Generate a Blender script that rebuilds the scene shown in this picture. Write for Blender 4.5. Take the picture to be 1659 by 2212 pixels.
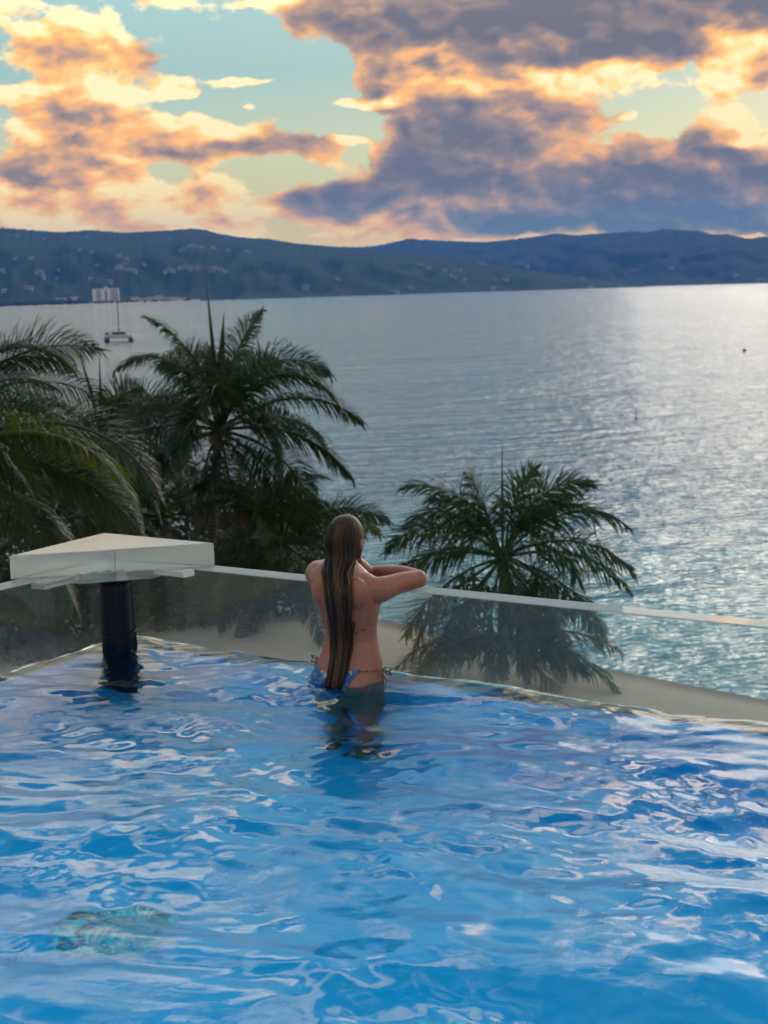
import bpy, bmesh, math, random
import numpy as np
from mathutils import Vector, Matrix, Euler

R = math.radians
scene = bpy.context.scene
for o in list(bpy.data.objects):
    bpy.data.objects.remove(o)

# ------------------------------------------------------------------ camera
CAM_H = 1.75
cam_d = bpy.data.cameras.new('camera')
cam = bpy.data.objects.new('camera', cam_d)
scene.collection.objects.link(cam)
cam_d.sensor_fit = 'HORIZONTAL'
cam_d.sensor_width = 36.0
cam_d.lens = 36.0 * 3200.0 / 1659.0
cam_d.clip_start = 0.05
cam_d.clip_end = 60000.0
cam.location = (0, 0, CAM_H)
cam.rotation_mode = 'QUATERNION'
cam.rotation_quaternion = (Matrix.Rotation(R(90 - 8.5), 3, 'X') @ Matrix.Rotation(R(-1.6), 3, 'Z')).to_quaternion()
cam_d.dof.use_dof = True
cam_d.dof.focus_distance = 6.6
cam_d.dof.aperture_fstop = 6.5
scene.camera = cam

# ------------------------------------------------------------------ render / exposure
scene.render.engine = 'CYCLES'
scene.cycles.use_denoising = True
scene.cycles.max_bounces = 14
scene.cycles.transmission_bounces = 12
scene.cycles.glossy_bounces = 6
scene.cycles.diffuse_bounces = 4
scene.cycles.transparent_max_bounces = 12
scene.cycles.volume_bounces = 1
scene.cycles.caustics_refractive = True
scene.cycles.caustics_reflective = False
scene.cycles.blur_glossy = 0.4
scene.cycles.sample_clamp_indirect = 6.0
scene.view_settings.view_transform = 'Standard'
scene.view_settings.look = 'None'
scene.view_settings.exposure = 1.05
scene.view_settings.gamma = 1.0
scene.view_settings.use_curve_mapping = False

SUN_AZ, SUN_EL = 27.0, 8.0        # just right of the frame, above the clouds


# ------------------------------------------------------------------ node helper
class NG:
    """Tiny expression layer over a node tree."""
    def __init__(self, nt):
        self.nt = nt

    def new(self, t, **kw):
        n = self.nt.nodes.new(t)
        for k, v in kw.items():
            setattr(n, k, v)
        return n

    def put(self, sock, v):
        if isinstance(v, bpy.types.NodeSocket):
            self.nt.links.new(v, sock)
        elif v is not None:
            if hasattr(sock.default_value, '__len__') and not hasattr(v, '__len__'):
                v = (v,) * len(sock.default_value)
            if hasattr(sock.default_value, '__len__') and len(sock.default_value) == 4 and len(v) == 3:
                v = tuple(v) + (1.0,)
            sock.default_value = v

    def m(self, op, a, b=None, c=None, clamp=False):
        n = self.new('ShaderNodeMath', operation=op, use_clamp=clamp)
        for s, v in zip(n.inputs, (a, b, c)):
            self.put(s, v)
        return n.outputs[0]

    def add(self, a, b): return self.m('ADD', a, b)
    def sub(self, a, b): return self.m('SUBTRACT', a, b)
    def mul(self, a, b): return self.m('MULTIPLY', a, b)
    def mad(self, a, b, c): return self.m('MULTIPLY_ADD', a, b, c)

    def v(self, op, a, b=None, c=None):
        n = self.new('ShaderNodeVectorMath', operation=op)
        if op == 'SCALE':
            self.put(n.inputs[0], a); self.put(n.inputs['Scale'], b)
        else:
            for s, x in zip(n.inputs, (a, b, c)):
                self.put(s, x)
        return n.outputs['Value'] if op in ('DOT_PRODUCT', 'LENGTH') else n.outputs[0]

    def xyz(self, a):
        n = self.new('ShaderNodeSeparateXYZ'); self.put(n.inputs[0], a)
        return n.outputs

    def vec(self, x, y, z):
        n = self.new('ShaderNodeCombineXYZ')
        for s, q in zip(n.inputs, (x, y, z)):
            self.put(s, q)
        return n.outputs[0]

    def smooth(self, x, a, b, o0=0.0, o1=1.0):
        n = self.new('ShaderNodeMapRange', interpolation_type='SMOOTHSTEP')
        for s, q in zip(n.inputs, (x, a, b, o0, o1)):
            self.put(s, q)
        return n.outputs[0]

    def lin(self, x, a, b, o0=0.0, o1=1.0):
        n = self.new('ShaderNodeMapRange')
        for s, q in zip(n.inputs, (x, a, b, o0, o1)):
            self.put(s, q)
        return n.outputs[0]

    def noise(self, vec, scale, detail=4.0, rough=0.55, dist=0.0, col=False, lac=2.0, dim='3D'):
        n = self.new('ShaderNodeTexNoise', noise_dimensions=dim)
        self.put(n.inputs['Vector'], vec)
        self.put(n.inputs['Scale'], scale); self.put(n.inputs['Detail'], detail)
        self.put(n.inputs['Roughness'], rough); self.put(n.inputs['Distortion'], dist)
        self.put(n.inputs['Lacunarity'], lac)
        return n.outputs['Color' if col else 'Fac']

    def voro(self, vec, scale, detail=0.0, rough=0.5, feature='F1', out='Distance', smooth=None):
        n = self.new('ShaderNodeTexVoronoi', feature=feature)
        self.put(n.inputs['Vector'], vec); self.put(n.inputs['Scale'], scale)
        self.put(n.inputs['Detail'], detail); self.put(n.inputs['Roughness'], rough)
        if smooth is not None:
            self.put(n.inputs['Smoothness'], smooth)
        return n.outputs[out]

    def mix(self, f, a, b, mode='MIX'):
        n = self.new('ShaderNodeMix', data_type='RGBA', blend_type=mode)
        n.clamp_factor = True
        self.put(n.inputs[0], f); self.put(n.inputs[6], a); self.put(n.inputs[7], b)
        return n.outputs[2]

    def ramp(self, x, stops, interp='LINEAR'):
        n = self.new('ShaderNodeValToRGB')
        r = n.color_ramp; r.interpolation = interp
        while len(r.elements) < len(stops):
            r.elements.new(0.5)
        for e, (p, c) in zip(r.elements, stops):
            e.position = p
            e.color = (c, c, c, 1) if not hasattr(c, '__len__') else tuple(c) + (1,)
        self.put(n.inputs[0], x)
        return n.outputs[0]


def srgb(r, g, b):
    f = lambda c: (c / 255 / 12.92) if c <= 10 else (((c / 255 + 0.055) / 1.055) ** 2.4)
    return (f(r), f(g), f(b))


# ------------------------------------------------------------------ sky
world = bpy.data.worlds.new('World')
scene.world = world
world.use_nodes = True
world.cycles.sampling_method = 'MANUAL'
world.cycles.sample_map_resolution = 1024
wnt = world.node_tree
wnt.nodes.clear()
g = NG(wnt)
SKY_K = 0.1                                     # background strength; colours below are divided by it
tc = g.new('ShaderNodeTexCoord')
D = g.v('NORMALIZE', tc.outputs['Generated'])
dx, dy, dz = g.xyz(D)
az = g.mul(g.m('ARCTAN2', dx, dy), 180 / math.pi)
el = g.mul(g.m('ARCSINE', dz), 180 / math.pi)

nish = g.new('ShaderNodeTexSky', sky_type='NISHITA')
nish.sun_disc = False
nish.sun_elevation = R(SUN_EL)
nish.sun_rotation = R(SUN_AZ)
nish.air_density = 1.2; nish.dust_density = 2.0; nish.ozone_density = 2.0

# clear air: pale orange at the skyline, straw, grey-green, then blue overhead
clear = g.ramp(g.m('POWER', g.m('MAXIMUM', g.m('DIVIDE', el, 90.0), 0.0), 0.5),
               [(0.0, srgb(252, 205, 150)), (0.12, srgb(244, 212, 160)), (0.18, srgb(222, 215, 172)),
                (0.24, srgb(192, 208, 190)), (0.30, srgb(146, 186, 198)), (0.36, srgb(150, 194, 216)), (0.46, srgb(134, 188, 220)),
                (0.58, srgb(88, 148, 196)), (0.72, srgb(46, 100, 150)), (1.0, srgb(34, 78, 126))])
sunv = Vector((math.sin(R(SUN_AZ)) * math.cos(R(SUN_EL)), math.cos(R(SUN_AZ)) * math.cos(R(SUN_EL)), math.sin(R(SUN_EL))))
cs = g.v('DOT_PRODUCT', D, tuple(sunv))
glow = g.m('POWER', g.m('MAXIMUM', cs, 0.0), 110.0)
clear = g.mix(g.mul(glow, 0.5), clear, srgb(250, 232, 190))
back = g.smooth(cs, 0.7, -0.6)                  # the eastern sky is dimmer
clear = g.mix(1.0, clear, g.mix(back, (1, 1, 1), (0.80, 0.80, 0.84)), 'MULTIPLY')
clear = g.v('SCALE', clear, 1 / SKY_K)
clear = g.mix(0.12, clear, nish.outputs[0])

# clouds: warped coordinates on the view sphere, flattened towards the horizontal
Q = g.v('MULTIPLY', D, (1.0, 1.0, 1.75))
wc = g.v('SUBTRACT', g.noise(Q, 16.0, 4.0, 0.55, col=True), (0.5, 0.5, 0.5))
wx, wy, wz = g.xyz(wc)
Qw = g.v('ADD', Q, g.v('SCALE', wc, 0.030))
azw = g.mad(wx, 2.0, az)
elw = g.mad(wz, 1.1, el)


n0 = g.noise(Qw, 24.0, 7.0, 0.56)
nb = g.noise(Qw, 40.0, 3.0, 0.5)
billow = g.m('ABSOLUTE', g.sub(nb, 0.5))
# soft relief, sampled towards the sun and up
r0 = g.noise(Qw, 24.0, 3.0, 0.52)
r1 = g.noise(g.v('ADD', Qw, (0.0050, -0.001, 0.0100)), 24.0, 3.0, 0.52)
lowf = g.noise(Qw, 7.0, 2.0, 0.5)
AE = g.vec(azw, elw, 0.0)


def blob(px, py, hw, hh):
    """cloud bank: centre / half size in 1659-px picture units -> degrees on the sky"""
    u, v = px - 829.5, py - 1106.0
    cr, sr = math.cos(R(1.6)), math.sin(R(1.6))
    u, v = u * cr - v * sr, u * sr + v * cr
    k = 180 / math.pi / 3200
    a0 = math.degrees(math.atan2(u, 3200 * math.cos(R(8.5)) - v * math.sin(R(8.5))))
    e0 = math.degrees(math.asin((-3200 * math.sin(R(8.5)) - v * math.cos(R(8.5))) / math.sqrt(3200 ** 2 + u * u + v * v)))
    sx, sy = 0.9 / (hw * k), 0.9 / (hh * k)
    p = g.v('MULTIPLY_ADD', AE, (sx, sy, 0), (-a0 * sx, -e0 * sy, 0))
    return g.m('POWER', math.exp(-1), g.v('DOT_PRODUCT', p, p))


COVER = 0.40                                    # cloud amount outside the picture
CLOUDS = [  # x, y, half w, half h, amount, darkness
    (230, 14, 300, 26, .95, -.25), (560, 12, 120, 12, .3, -.2),
    (70, 110, 150, 62, .95, .30), (210, 140, 130, 42, .7, .42), (310, 130, 45, 50, .9, .58), (20, 60, 60, 40, .4, 0.0),
    (30, 215, 80, 45, .7, .02), (250, 85, 50, 45, .5, .05),
    (170, 245, 85, 52, 1.0, .52), (150, 300, 60, 50, .8, .62), (100, 300, 150, 60, .6, .20), (260, 270, 70, 40, .5, .3),
    (450, 275, 125, 40, 1.1, .14), (460, 322, 150, 17, 1.0, .66), (380, 300, 60, 30, .6, .4),
    (640, 312, 90, 32, 1.25, .74), (690, 345, 50, 20, .6, .5),
    (60, 365, 130, 28, 1.0, .74), (200, 360, 140, 40, .7, .36),
    (280, 410, 250, 50, .75, .14), (480, 400, 80, 50, .6, .22), (250, 470, 380, 34, .75, .12), (60, 440, 120, 40, .6, .32),
    (620, 505, 300, 20, .6, .1), (700, 480, 200, 24, .4, .15),
    (1150, 20, 440, 62, 1.9, .96), (1230, 95, 260, 48, 1.7, .88), (770, 45, 80, 48, 1.1, .72), (1500, 40, 160, 50, 1.1, .8),
    (850, 145, 75, 60, 1.2, .55), (930, 110, 70, 60, .7, .1), (975, 80, 40, 30, .6, .7), (800, 190, 50, 30, .8, .78),
    (1050, 180, 120, 34, 1.1, .16), (1250, 165, 160, 30, 1.4, .08),
    (1000, 270, 150, 70, 1.5, .80), (1190, 250, 130, 40, 1.3, .68), (950, 330, 150, 60, 1.2, .84), (1090, 330, 130, 50, .9, .66),
    (900, 400, 180, 40, 1.4, .9), (640, 432, 55, 26, 1.1, .8), (740, 435, 80, 34, 1.2, .86), (880, 462, 60, 16, .8, .7),
    (1150, 400, 120, 40, .7, .5), (1000, 455, 160, 30, .6, .3),
    (1440, 420, 320, 60, 1.6, .90), (1300, 465, 380, 36, 1.6, .97), (1390, 330, 55, 40, 1.2, .72), (1515, 320, 55, 40, 1.3, .74),
    (1290, 370, 70, 40, .9, .55), (1630, 375, 60, 50, 1.2, .74), (1600, 470, 200, 30, 1.0, .9), (1100, 480, 130, 22, .8, .7),
    (1590, 150, 60, 100, .75, .06), (1645, 150, 24, 40, .9, .72), (1560, 230, 40, 60, .5, .16), (1610, 295, 110, 18, .6, -.1),
    (1440, 190, 110, 10, .6, -.2), (1560, 60, 80, 50, .4, .0),
    (515, 181, 78, 13, 2.35, -.25), (368, 190, 26, 20, 2.05, -.2), (400, 200, 20, 8, 1.60, -.2), (785, 226, 78, 13, 2.25, -.2),
    (745, 304, 36, 8, 2.00, -.2), (250, 205, 60, 14, 2.00, -.15), (543, 228, 20, 9, 1.80, -.2), (1355, 250, 28, 6, 1.70, -.2),
    (190, 188, 18, 9, .5, -.2),
    # clear gaps
    (330, 215, 70, 22, -.7, 0), (600, 365, 120, 26, -.6, 0), (745, 250, 60, 50, -.6, 0), (30, 165, 60, 12, -.5, 0), (840, 215, 30, 10, -.4, 0), (1120, 300, 60, 14, -.3, 0),
    (480, 95, 150, 55, -.75, 0), (620, 215, 160, 45, -.6, 0), (1440, 235, 110, 46, -.85, 0), (780, 355, 70, 36, -.6, 0),
    (1190, 355, 45, 35, -.5, 0), (640, 140, 120, 60, -.45, 0), (620, 390, 80, 20, -.4, 0),
]
acc = (0.0, 0.03, 0.012)
tot = 0.0
for i, (x, y, hw, hh, a, dk) in enumerate(CLOUDS):
    if i and i % 6 == 0:                        # keeps the shader's evaluation order (and stack) short
        AE = g.v('MULTIPLY_ADD', acc, (1e-9, 1e-9, 0), AE)
    w = max(a, 0.0)
    b = blob(x, y, hw, hh)
    tot = g.mad(b, a, tot)
    if w:
        acc = g.v('MULTIPLY_ADD', g.mul(b, b), (0.01, w, w * dk), acc)
_, wsum, dsum = g.xyz(acc)
dark = g.m('DIVIDE', dsum, wsum)

# outside the picture the same broken cumulus goes on; clouds overhead are nearer and so larger
outf = g.m('MAXIMUM', g.smooth(g.m('ABSOLUTE', az), 15.5, 24.0), g.smooth(el, 10.6, 15.0))
near = g.smooth(el, 11.0, 26.0)
Qb = g.v('ADD', g.v('MULTIPLY', D, (1.0, 1.0, 1.3)), g.v('SCALE', wc, 0.10))
nbig = g.noise(Qb, 6.0, 8.0, 0.57)
nbig1 = g.noise(g.v('ADD', Qb, (0.015, -0.003, 0.035)), 6.0, 3.0, 0.52)
nbig0 = g.noise(Qb, 6.0, 3.0, 0.52)
lowb = g.noise(D, 2.6, 2.0, 0.5)
nm = g.mad(near, g.sub(nbig, n0), n0)
tot = g.mad(outf, g.mad(g.sub(lowb, 0.5), 1.6, COVER), tot)
dark = g.mad(outf, g.sub(0.36, dark), dark)
dens = g.mad(tot, 0.60, g.mul(g.sub(nm, 0.625), 2.3))
dens = g.add(dens, g.mul(g.sub(lowf, 0.5), 0.5))
dens = g.add(dens, g.mul(g.sub(0.08, billow), 0.9))
alpha = g.smooth(dens, -0.02, 0.24)
thick = g.smooth(dens, 0.05, 0.8)
rel = g.sub(r1, r0)
rel = g.mad(near, g.sub(g.sub(nbig1, nbig0), rel), rel)
relief = g.mul(g.mul(rel, 1.9), g.mad(dark, -0.40, 1.35))
shade = g.add(g.mul(dark, g.mad(thick, 0.52, 0.56)), relief)
shade = g.add(shade, g.mul(g.sub(nm, 0.5), 0.26))
shade = g.add(shade, g.mul(g.sub(0.07, billow), -0.5))
lo = g.smooth(el, 4.2, 1.0)
ccol = g.ramp(shade, [(0.0, srgb(255, 236, 196)), (0.14, srgb(255, 214, 140)), (0.30, srgb(246, 182, 98)),
                      (0.45, srgb(214, 166, 116)), (0.60, srgb(172, 142, 120)), (0.76, srgb(136, 122, 120)), (1.0, srgb(104, 102, 112))])
cblue = g.ramp(shade, [(0.0, srgb(255, 230, 186)), (0.2, srgb(252, 206, 146)), (0.40, srgb(222, 184, 130)),
                       (0.60, srgb(176, 166, 158)), (0.80, srgb(132, 144, 160)), (1.0, srgb(106, 126, 150))])
ccol = g.mix(g.mul(lo, 0.85), ccol, cblue)
high = g.smooth(el, 11.0, 24.0)
ccol = g.mix(g.mul(high, 0.8), ccol, g.ramp(shade, [(0.0, srgb(255, 247, 230)), (0.35, srgb(254, 240, 214)), (1.0, srgb(200, 200, 190))]))
ccol = g.mix(1.0, ccol, g.mix(back, (1, 1, 1), (0.82, 0.78, 0.78)), 'MULTIPLY')
ccol = g.v('SCALE', ccol, 1 / SKY_K)
# cloud in front of the sun is lit through
thru = g.m('POWER', g.m('MAXIMUM', cs, 0.0), 16.0)
ccol = g.v('MULTIPLY', ccol, g.v('MULTIPLY_ADD', g.mul(thru, g.smooth(el, 9.0, 15.0)), (0.9, 0.45, 0.1), (1, 1, 1)))
alpha = g.mul(alpha, g.smooth(el, -1.0, 0.4, 0.6, 1.0))
sky = g.mix(alpha, clear, ccol)
# the sky overhead is clear of the cloud banks and brighter than the low western part
up = g.smooth(el, 9.0, 25.0)
# the half of the sky round the veiled sun is much the brightest; the zenith is deep
front = g.mul(g.m('POWER', g.m('MAXIMUM', cs, 0.0), 5.0), g.smooth(el, 75.0, 24.0))
gain_c = g.mad(front, 1.55, 0.50)
gain_s = g.mad(front, 1.35, 0.12)
sky = g.v('MULTIPLY', sky, g.v('MULTIPLY_ADD', g.mul(front, up), (0.16, 0.0, -0.14), (1, 1, 1)))
sky = g.v('SCALE', sky, g.mad(up, g.mad(alpha, gain_c, gain_s), 0.70))
# warm evening cast of the low western sky
sky = g.mix(1.0, sky, g.mix(up, g.mix(g.smooth(el, 8.0, 1.5), (1.10, 1.01, 0.76), (1.16, 1.03, 0.46)), (1.0, 1.03, 0.95)), 'MULTIPLY')
sky = g.mix(g.smooth(el, -0.5, -3.0), sky, tuple(c / SKY_K for c in (0.07, 0.10, 0.13)))   # below the skyline
bg = g.new('ShaderNodeBackground')
g.put(bg.inputs['Color'], sky)
bg.inputs['Strength'].default_value = SKY_K
wo = g.new('ShaderNodeOutputWorld')
wnt.links.new(bg.outputs[0], wo.inputs['Surface'])

# ------------------------------------------------------------------ sun (veiled by cloud)
sd = bpy.data.lights.new('sun', 'SUN')
sd.energy = 0.5
sd.angle = R(36)
sd.color = (1.0, 0.86, 0.70)
sun = bpy.data.objects.new('sun', sd)
scene.collection.objects.link(sun)
sun.rotation_euler = (-sunv).to_track_quat('-Z', 'Y').to_euler()


# ------------------------------------------------------------------ building helpers
def at(px, py, Y):
    """Point at forward distance Y on the sight line measured in the survey (1659-px units)."""
    u, v = px - 829.5, py - 1106.0
    c, s = math.cos(R(1.6)), math.sin(R(1.6))
    u, v = u * c - v * s, u * s + v * c
    c, s = math.cos(R(8.5)), math.sin(R(8.5))
    f, up = c * 3200 - s * v, -s * 3200 - c * v
    return Vector((u * Y / f, Y, CAM_H + up * Y / f))


def az_el(px, py):
    p = at(px, py, 1000.0) - Vector((0, 0, CAM_H))
    return math.atan2(p.x, p.y), math.atan2(p.z, math.hypot(p.x, p.y))


def link(name, me, parent=None, mat=None):
    o = bpy.data.objects.new(name, me)
    scene.collection.objects.link(o)
    if parent is not None:
        o.parent = parent
    if mat is not None and me is not None and not me.materials:
        me.materials.append(mat)
    return o


def mesh_np(name, verts, faces, smooth=False):
    me = bpy.data.meshes.new(name)
    me.from_pydata([tuple(v) for v in verts], [], [tuple(f) for f in faces])
    if smooth:
        me.polygons.foreach_set('use_smooth', [True] * len(me.polygons))
    me.update()
    return me


def tag(o, label=None, cat=None, group=None, kind=None):
    if label: o['label'] = label
    if cat: o['category'] = cat
    if group: o['group'] = group
    if kind: o['kind'] = kind
    return o


def empty(name, loc=(0, 0, 0), rz=0.0):
    o = bpy.data.objects.new(name, None)
    scene.collection.objects.link(o)
    o.location = loc
    o.rotation_euler = (0, 0, rz)
    return o


class MB:
    """collects simple solids into one mesh"""
    def __init__(self):
        self.v, self.f = [], []

    def raw(self, vs, fs):
        b = len(self.v)
        self.v += [tuple(p) for p in vs]
        self.f += [tuple(i + b for i in q) for q in fs]

    def box(self, x0, x1, y0, y1, z0, z1):
        self.raw([(x, y, z) for z in (z0, z1) for y in (y0, y1) for x in (x0, x1)],
                 [(0, 2, 3, 1), (4, 5, 7, 6), (0, 1, 5, 4), (2, 6, 7, 3), (0, 4, 6, 2), (1, 3, 7, 5)])

    def tube(self, pts, rad, n=8, cap=True, flat=1.0, up=None):
        pts = [Vector(p) for p in pts]
        if not hasattr(rad, '__len__'):
            rad = [rad] * len(pts)
        ring = []
        ref = Vector(up) if up is not None else None
        for i, p in enumerate(pts):
            t = (pts[min(i + 1, len(pts) - 1)] - pts[max(i - 1, 0)]).normalized()
            if ref is None:
                ref = Vector((0, 0, 1)) if abs(t.z) < 0.9 else Vector((1, 0, 0))
            a = (ref - t * ref.dot(t)).normalized()
            b = t.cross(a)
            if up is None:
                ref = a
            ring.append([p + a * (math.cos(2 * math.pi * k / n) * rad[i] * flat) + b * (math.sin(2 * math.pi * k / n) * rad[i]) for k in range(n)])
        vs = [q for r in ring for q in r]
        fs = [(i * n + k, i * n + (k + 1) % n, (i + 1) * n + (k + 1) % n, (i + 1) * n + k)
              for i in range(len(pts) - 1) for k in range(n)]
        if cap:
            fs += [tuple(range(n - 1, -1, -1)), tuple((len(pts) - 1) * n + k for k in range(n))]
        self.raw(vs, fs)

    def loft(self, rings):
        """closed rings of equal length, capped"""
        n = len(rings[0])
        vs = [q for r in rings for q in r]
        fs = [(i * n + k, i * n + (k + 1) % n, (i + 1) * n + (k + 1) % n, (i + 1) * n + k)
              for i in range(len(rings) - 1) for k in range(n)]
        fs += [tuple(range(n - 1, -1, -1)), tuple((len(rings) - 1) * n + k for k in range(n))]
        self.raw(vs, fs)

    def ball(self, c, r, n=12, m=8):
        c = Vector(c)
        r = Vector(r) if hasattr(r, '__len__') else Vector((r, r, r))
        rings = [[c + Vector((r.x * math.sin(t) * math.cos(2 * math.pi * k / n), r.y * math.sin(t) * math.sin(2 * math.pi * k / n), r.z * math.cos(t)))
                  for k in range(n)] for t in [math.pi * (0.03 + 0.94 * i / m) for i in range(m + 1)]]
        self.loft(rings[::-1])

    def prism(self, poly, z0, z1):
        n = len(poly)
        self.raw([(x, y, z0) for x, y in poly] + [(x, y, z1) for x, y in poly],
                 [tuple(range(n - 1, -1, -1)), tuple(range(n, 2 * n))] + [(i, (i + 1) % n, n + (i + 1) % n, n + i) for i in range(n)])

    def build(self, name, mat=None, parent=None, smooth=False, bevel=0.0):
        me = mesh_np(name, self.v, self.f, smooth)
        o = link(name, me, parent, mat)
        if bevel:
            b = o.modifiers.new('bevel', 'BEVEL'); b.width = bevel; b.segments = 2; b.limit_method = 'ANGLE'
        return o


def material(name):
    m = bpy.data.materials.new(name)
    m.use_nodes = True
    nt = m.node_tree
    g = NG(nt)
    return m, g, nt.nodes['Principled BSDF'], nt.nodes['Material Output']


def simple(name, col, rough=0.6, var=0.15, scale=8.0, spec=0.5):
    """plain procedural surface with a little mottling"""
    m, g, p, out = material(name)
    tc = g.new('ShaderNodeTexCoord').outputs['Object']
    n = g.noise(tc, scale, 4, 0.6)
    g.put(p.inputs['Base Color'], g.mix(n, tuple(c * (1 - var) for c in col), tuple(min(1, c * (1 + var)) for c in col)))
    p.inputs['Roughness'].default_value = rough
    p.inputs['Specular IOR Level'].default_value = spec
    return m


SEA_Z = -9.25
rng = random.Random(7)
nrng = np.random.default_rng(11)

# ------------------------------------------------------------------ sea
m_sea, g, p, out = material('sea_water')
pos = g.new('ShaderNodeNewGeometry').outputs['Position']
px_, py_, pz_ = g.xyz(pos)
p2 = g.vec(px_, py_, 0.0)
rot = g.new('ShaderNodeVectorRotate', rotation_type='Z_AXIS'); g.put(rot.inputs['Vector'], p2); rot.inputs['Angle'].default_value = R(-12)
w2 = g.v('MULTIPLY', rot.outputs[0], (0.55, 1.0, 1.0))
patch = g.noise(g.v('MULTIPLY', p2, (0.5, 1.0, 1.0)), 0.010, 4, 0.6)
streak = g.noise(g.v('MULTIPLY', p2, (0.22, 1.0, 1.0)), 0.05, 3, 0.55)
h1 = g.noise(w2, 0.09, 3, 0.5)
h2 = g.noise(w2, 0.42, 4, 0.55)
h3 = g.noise(w2, 1.7, 3, 0.55)
height = g.mad(h1, 2.0, g.mad(h2, 1.15, g.mul(h3, 0.26)))
bump = g.new('ShaderNodeBump')
g.put(bump.inputs['Height'], height)
g.put(bump.inputs['Strength'], g.lin(patch, 0.3, 0.7, 0.55, 1.0))
bump.inputs['Distance'].default_value = 1.2
g.put(p.inputs['Normal'], bump.outputs[0])
shal = g.smooth(py_, 90.0, 38.0)
g.put(p.inputs['Base Color'], g.mix(shal, (0.055, 0.155, 0.220), (0.09, 0.32, 0.36)))
g.put(p.inputs['Roughness'], g.mad(patch, 0.07, g.mad(streak, 0.07, 0.03)))
p.inputs['IOR'].default_value = 1.45
xs = [-9000, -3000, -900, -200, 0, 200, 900, 3000, 9000]
ys = [15, 60, 150, 400, 1200, 4000, 12500]
sv = [(x, y, SEA_Z) for y in ys for x in xs]
sf = [(j * 9 + i, j * 9 + i + 1, (j + 1) * 9 + i + 1, (j + 1) * 9 + i) for j in range(len(ys) - 1) for i in range(8)]
tag(link('sea', mesh_np('sea', sv, sf), None, m_sea), 'calm bay with small ripples catching pink and gold evening light', kind='structure')

# ------------------------------------------------------------------ hills across the bay
from mathutils import noise as mnoise
from mathutils.bvhtree import BVHTree

m_hill, g, p, out = material('wooded_hillside')
tcn = g.new('ShaderNodeTexCoord').outputs['Object']
n = g.noise(tcn, 0.006, 6, 0.65)
n2 = g.noise(tcn, 0.05, 3, 0.6)
g.put(p.inputs['Base Color'], g.ramp(g.mad(n2, 0.4, g.mul(n, 0.6)), [(0.3, (0.016, 0.030, 0.014)), (0.55, (0.035, 0.052, 0.022)), (0.75, (0.075, 0.075, 0.040))]))
p.inputs['Roughness'].default_value = 0.95
p.inputs['Specular IOR Level'].default_value = 0.1


def interp_ridge(pts):
    a = [az_el(x, y) for x, y in pts]
    A = [q[0] for q in a]; E = [q[1] for q in a]
    return lambda t: float(np.interp(t, A, E))


def hill(name, pts, base_pts, depth, seed, label, az0, az1, rough):
    ridge = interp_ridge(pts)
    Ab = [az_el(x, 600)[0] for x, _ in base_pts]; Db = [d for _, d in base_pts]
    NA, NR = 640, 40
    V = []; F = []
    for i in range(NA + 1):
        a = az0 + (az1 - az0) * i / NA
        r0 = float(np.interp(a, Ab, Db))
        r1 = r0 + depth * max(0.25, min(1.0, ridge(a) / R(2.4)))
        Hh = CAM_H - SEA_Z + math.tan(ridge(a)) * r1
        Hh += Hh * 0.016 * mnoise.fractal((a * 900, seed, 0), 0.8, 2.0, 4)
        Hh = max(Hh, 1.0)
        for j in range(NR + 1):
            t = j / NR * 1.25
            r = r0 + (r1 - r0) * t
            if t <= 1:
                s = 0.30 * t + 0.70 * t * t * (3 - 2 * t)
                nz = mnoise.fractal((a * 45 + seed, r * 0.0022, seed), 0.9, 2.1, 5)
                h = Hh * (s + rough * nz * t * (1 - t) * 2.2)
                h = min(h, Hh * (0.02 + 0.98 * t))if t < 1 else Hh
            else:
                h = Hh * (1 - (t - 1) * 1.6)
            V.append((math.sin(a) * r, math.cos(a) * r, SEA_Z - 0.4 + max(h, 0.0) + (0.8 if j else 0)))
    for i in range(NA):
        for j in range(NR):
            q = i * (NR + 1) + j
            F.append((q, q + NR + 1, q + NR + 2, q + 1))
    o = link(name, mesh_np(name, V, F, True), None, m_hill)
    tag(o, label, kind='structure')
    return o, BVHTree.FromPolygons(V, F)


L_R = [(-1500, 500), (-700, 470), (-300, 505), (-120, 489), (0, 492), (60, 496), (130, 502), (200, 497), (270, 503), (340, 499), (420, 494), (445, 497), (470, 504), (520, 513),
       (580, 516), (640, 526), (700, 531), (760, 536), (830, 543), (900, 551), (960, 558), (1030, 567), (1100, 577), (1200, 592), (1300, 606), (1400, 618)]
R_R = [(300, 545), (600, 545), (740, 533), (780, 534), (820, 530), (860, 521), (885, 515), (910, 518), (960, 520), (1040, 523), (1100, 518), (1150, 512), (1200, 504),
       (1250, 508), (1290, 504), (1330, 503), (1370, 500), (1400, 502), (1430, 495), (1470, 496), (1510, 499), (1540, 507), (1570, 505), (1600, 513), (1620, 516),
       (1640, 512), (1659, 511), (1800, 500), (2000, 520), (2400, 490), (3200, 520)]
hill_near, bvh_near = hill('hills', L_R, [(-1500, 3000), (0, 3200), (400, 3300), (850, 3700), (1400, 4600)], 2300, 3.1,
                           'dark blue wooded hills on the left side of the bay', az_el(-1500, 600)[0], az_el(1400, 600)[0], 0.42)
hill_far, bvh_far = hill('hills', R_R, [(300, 6400), (900, 6200), (1300, 5600), (1659, 5200), (3200, 5000)], 3000, 9.7,
                         'paler teal mountain range rising on the right behind the bay', az_el(300, 600)[0], az_el(3200, 600)[0], 0.42)


def on_hill(px, py):
    o = Vector((0, 0, CAM_H)); d = (at(px, py, 1000.0) - o).normalized()
    h1 = bvh_near.ray_cast(o, d); h2 = bvh_far.ray_cast(o, d)
    c = [h for h in (h1, h2) if h[0] is not None]
    return min(c, key=lambda h: h[3])[0] if c else None


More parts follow.
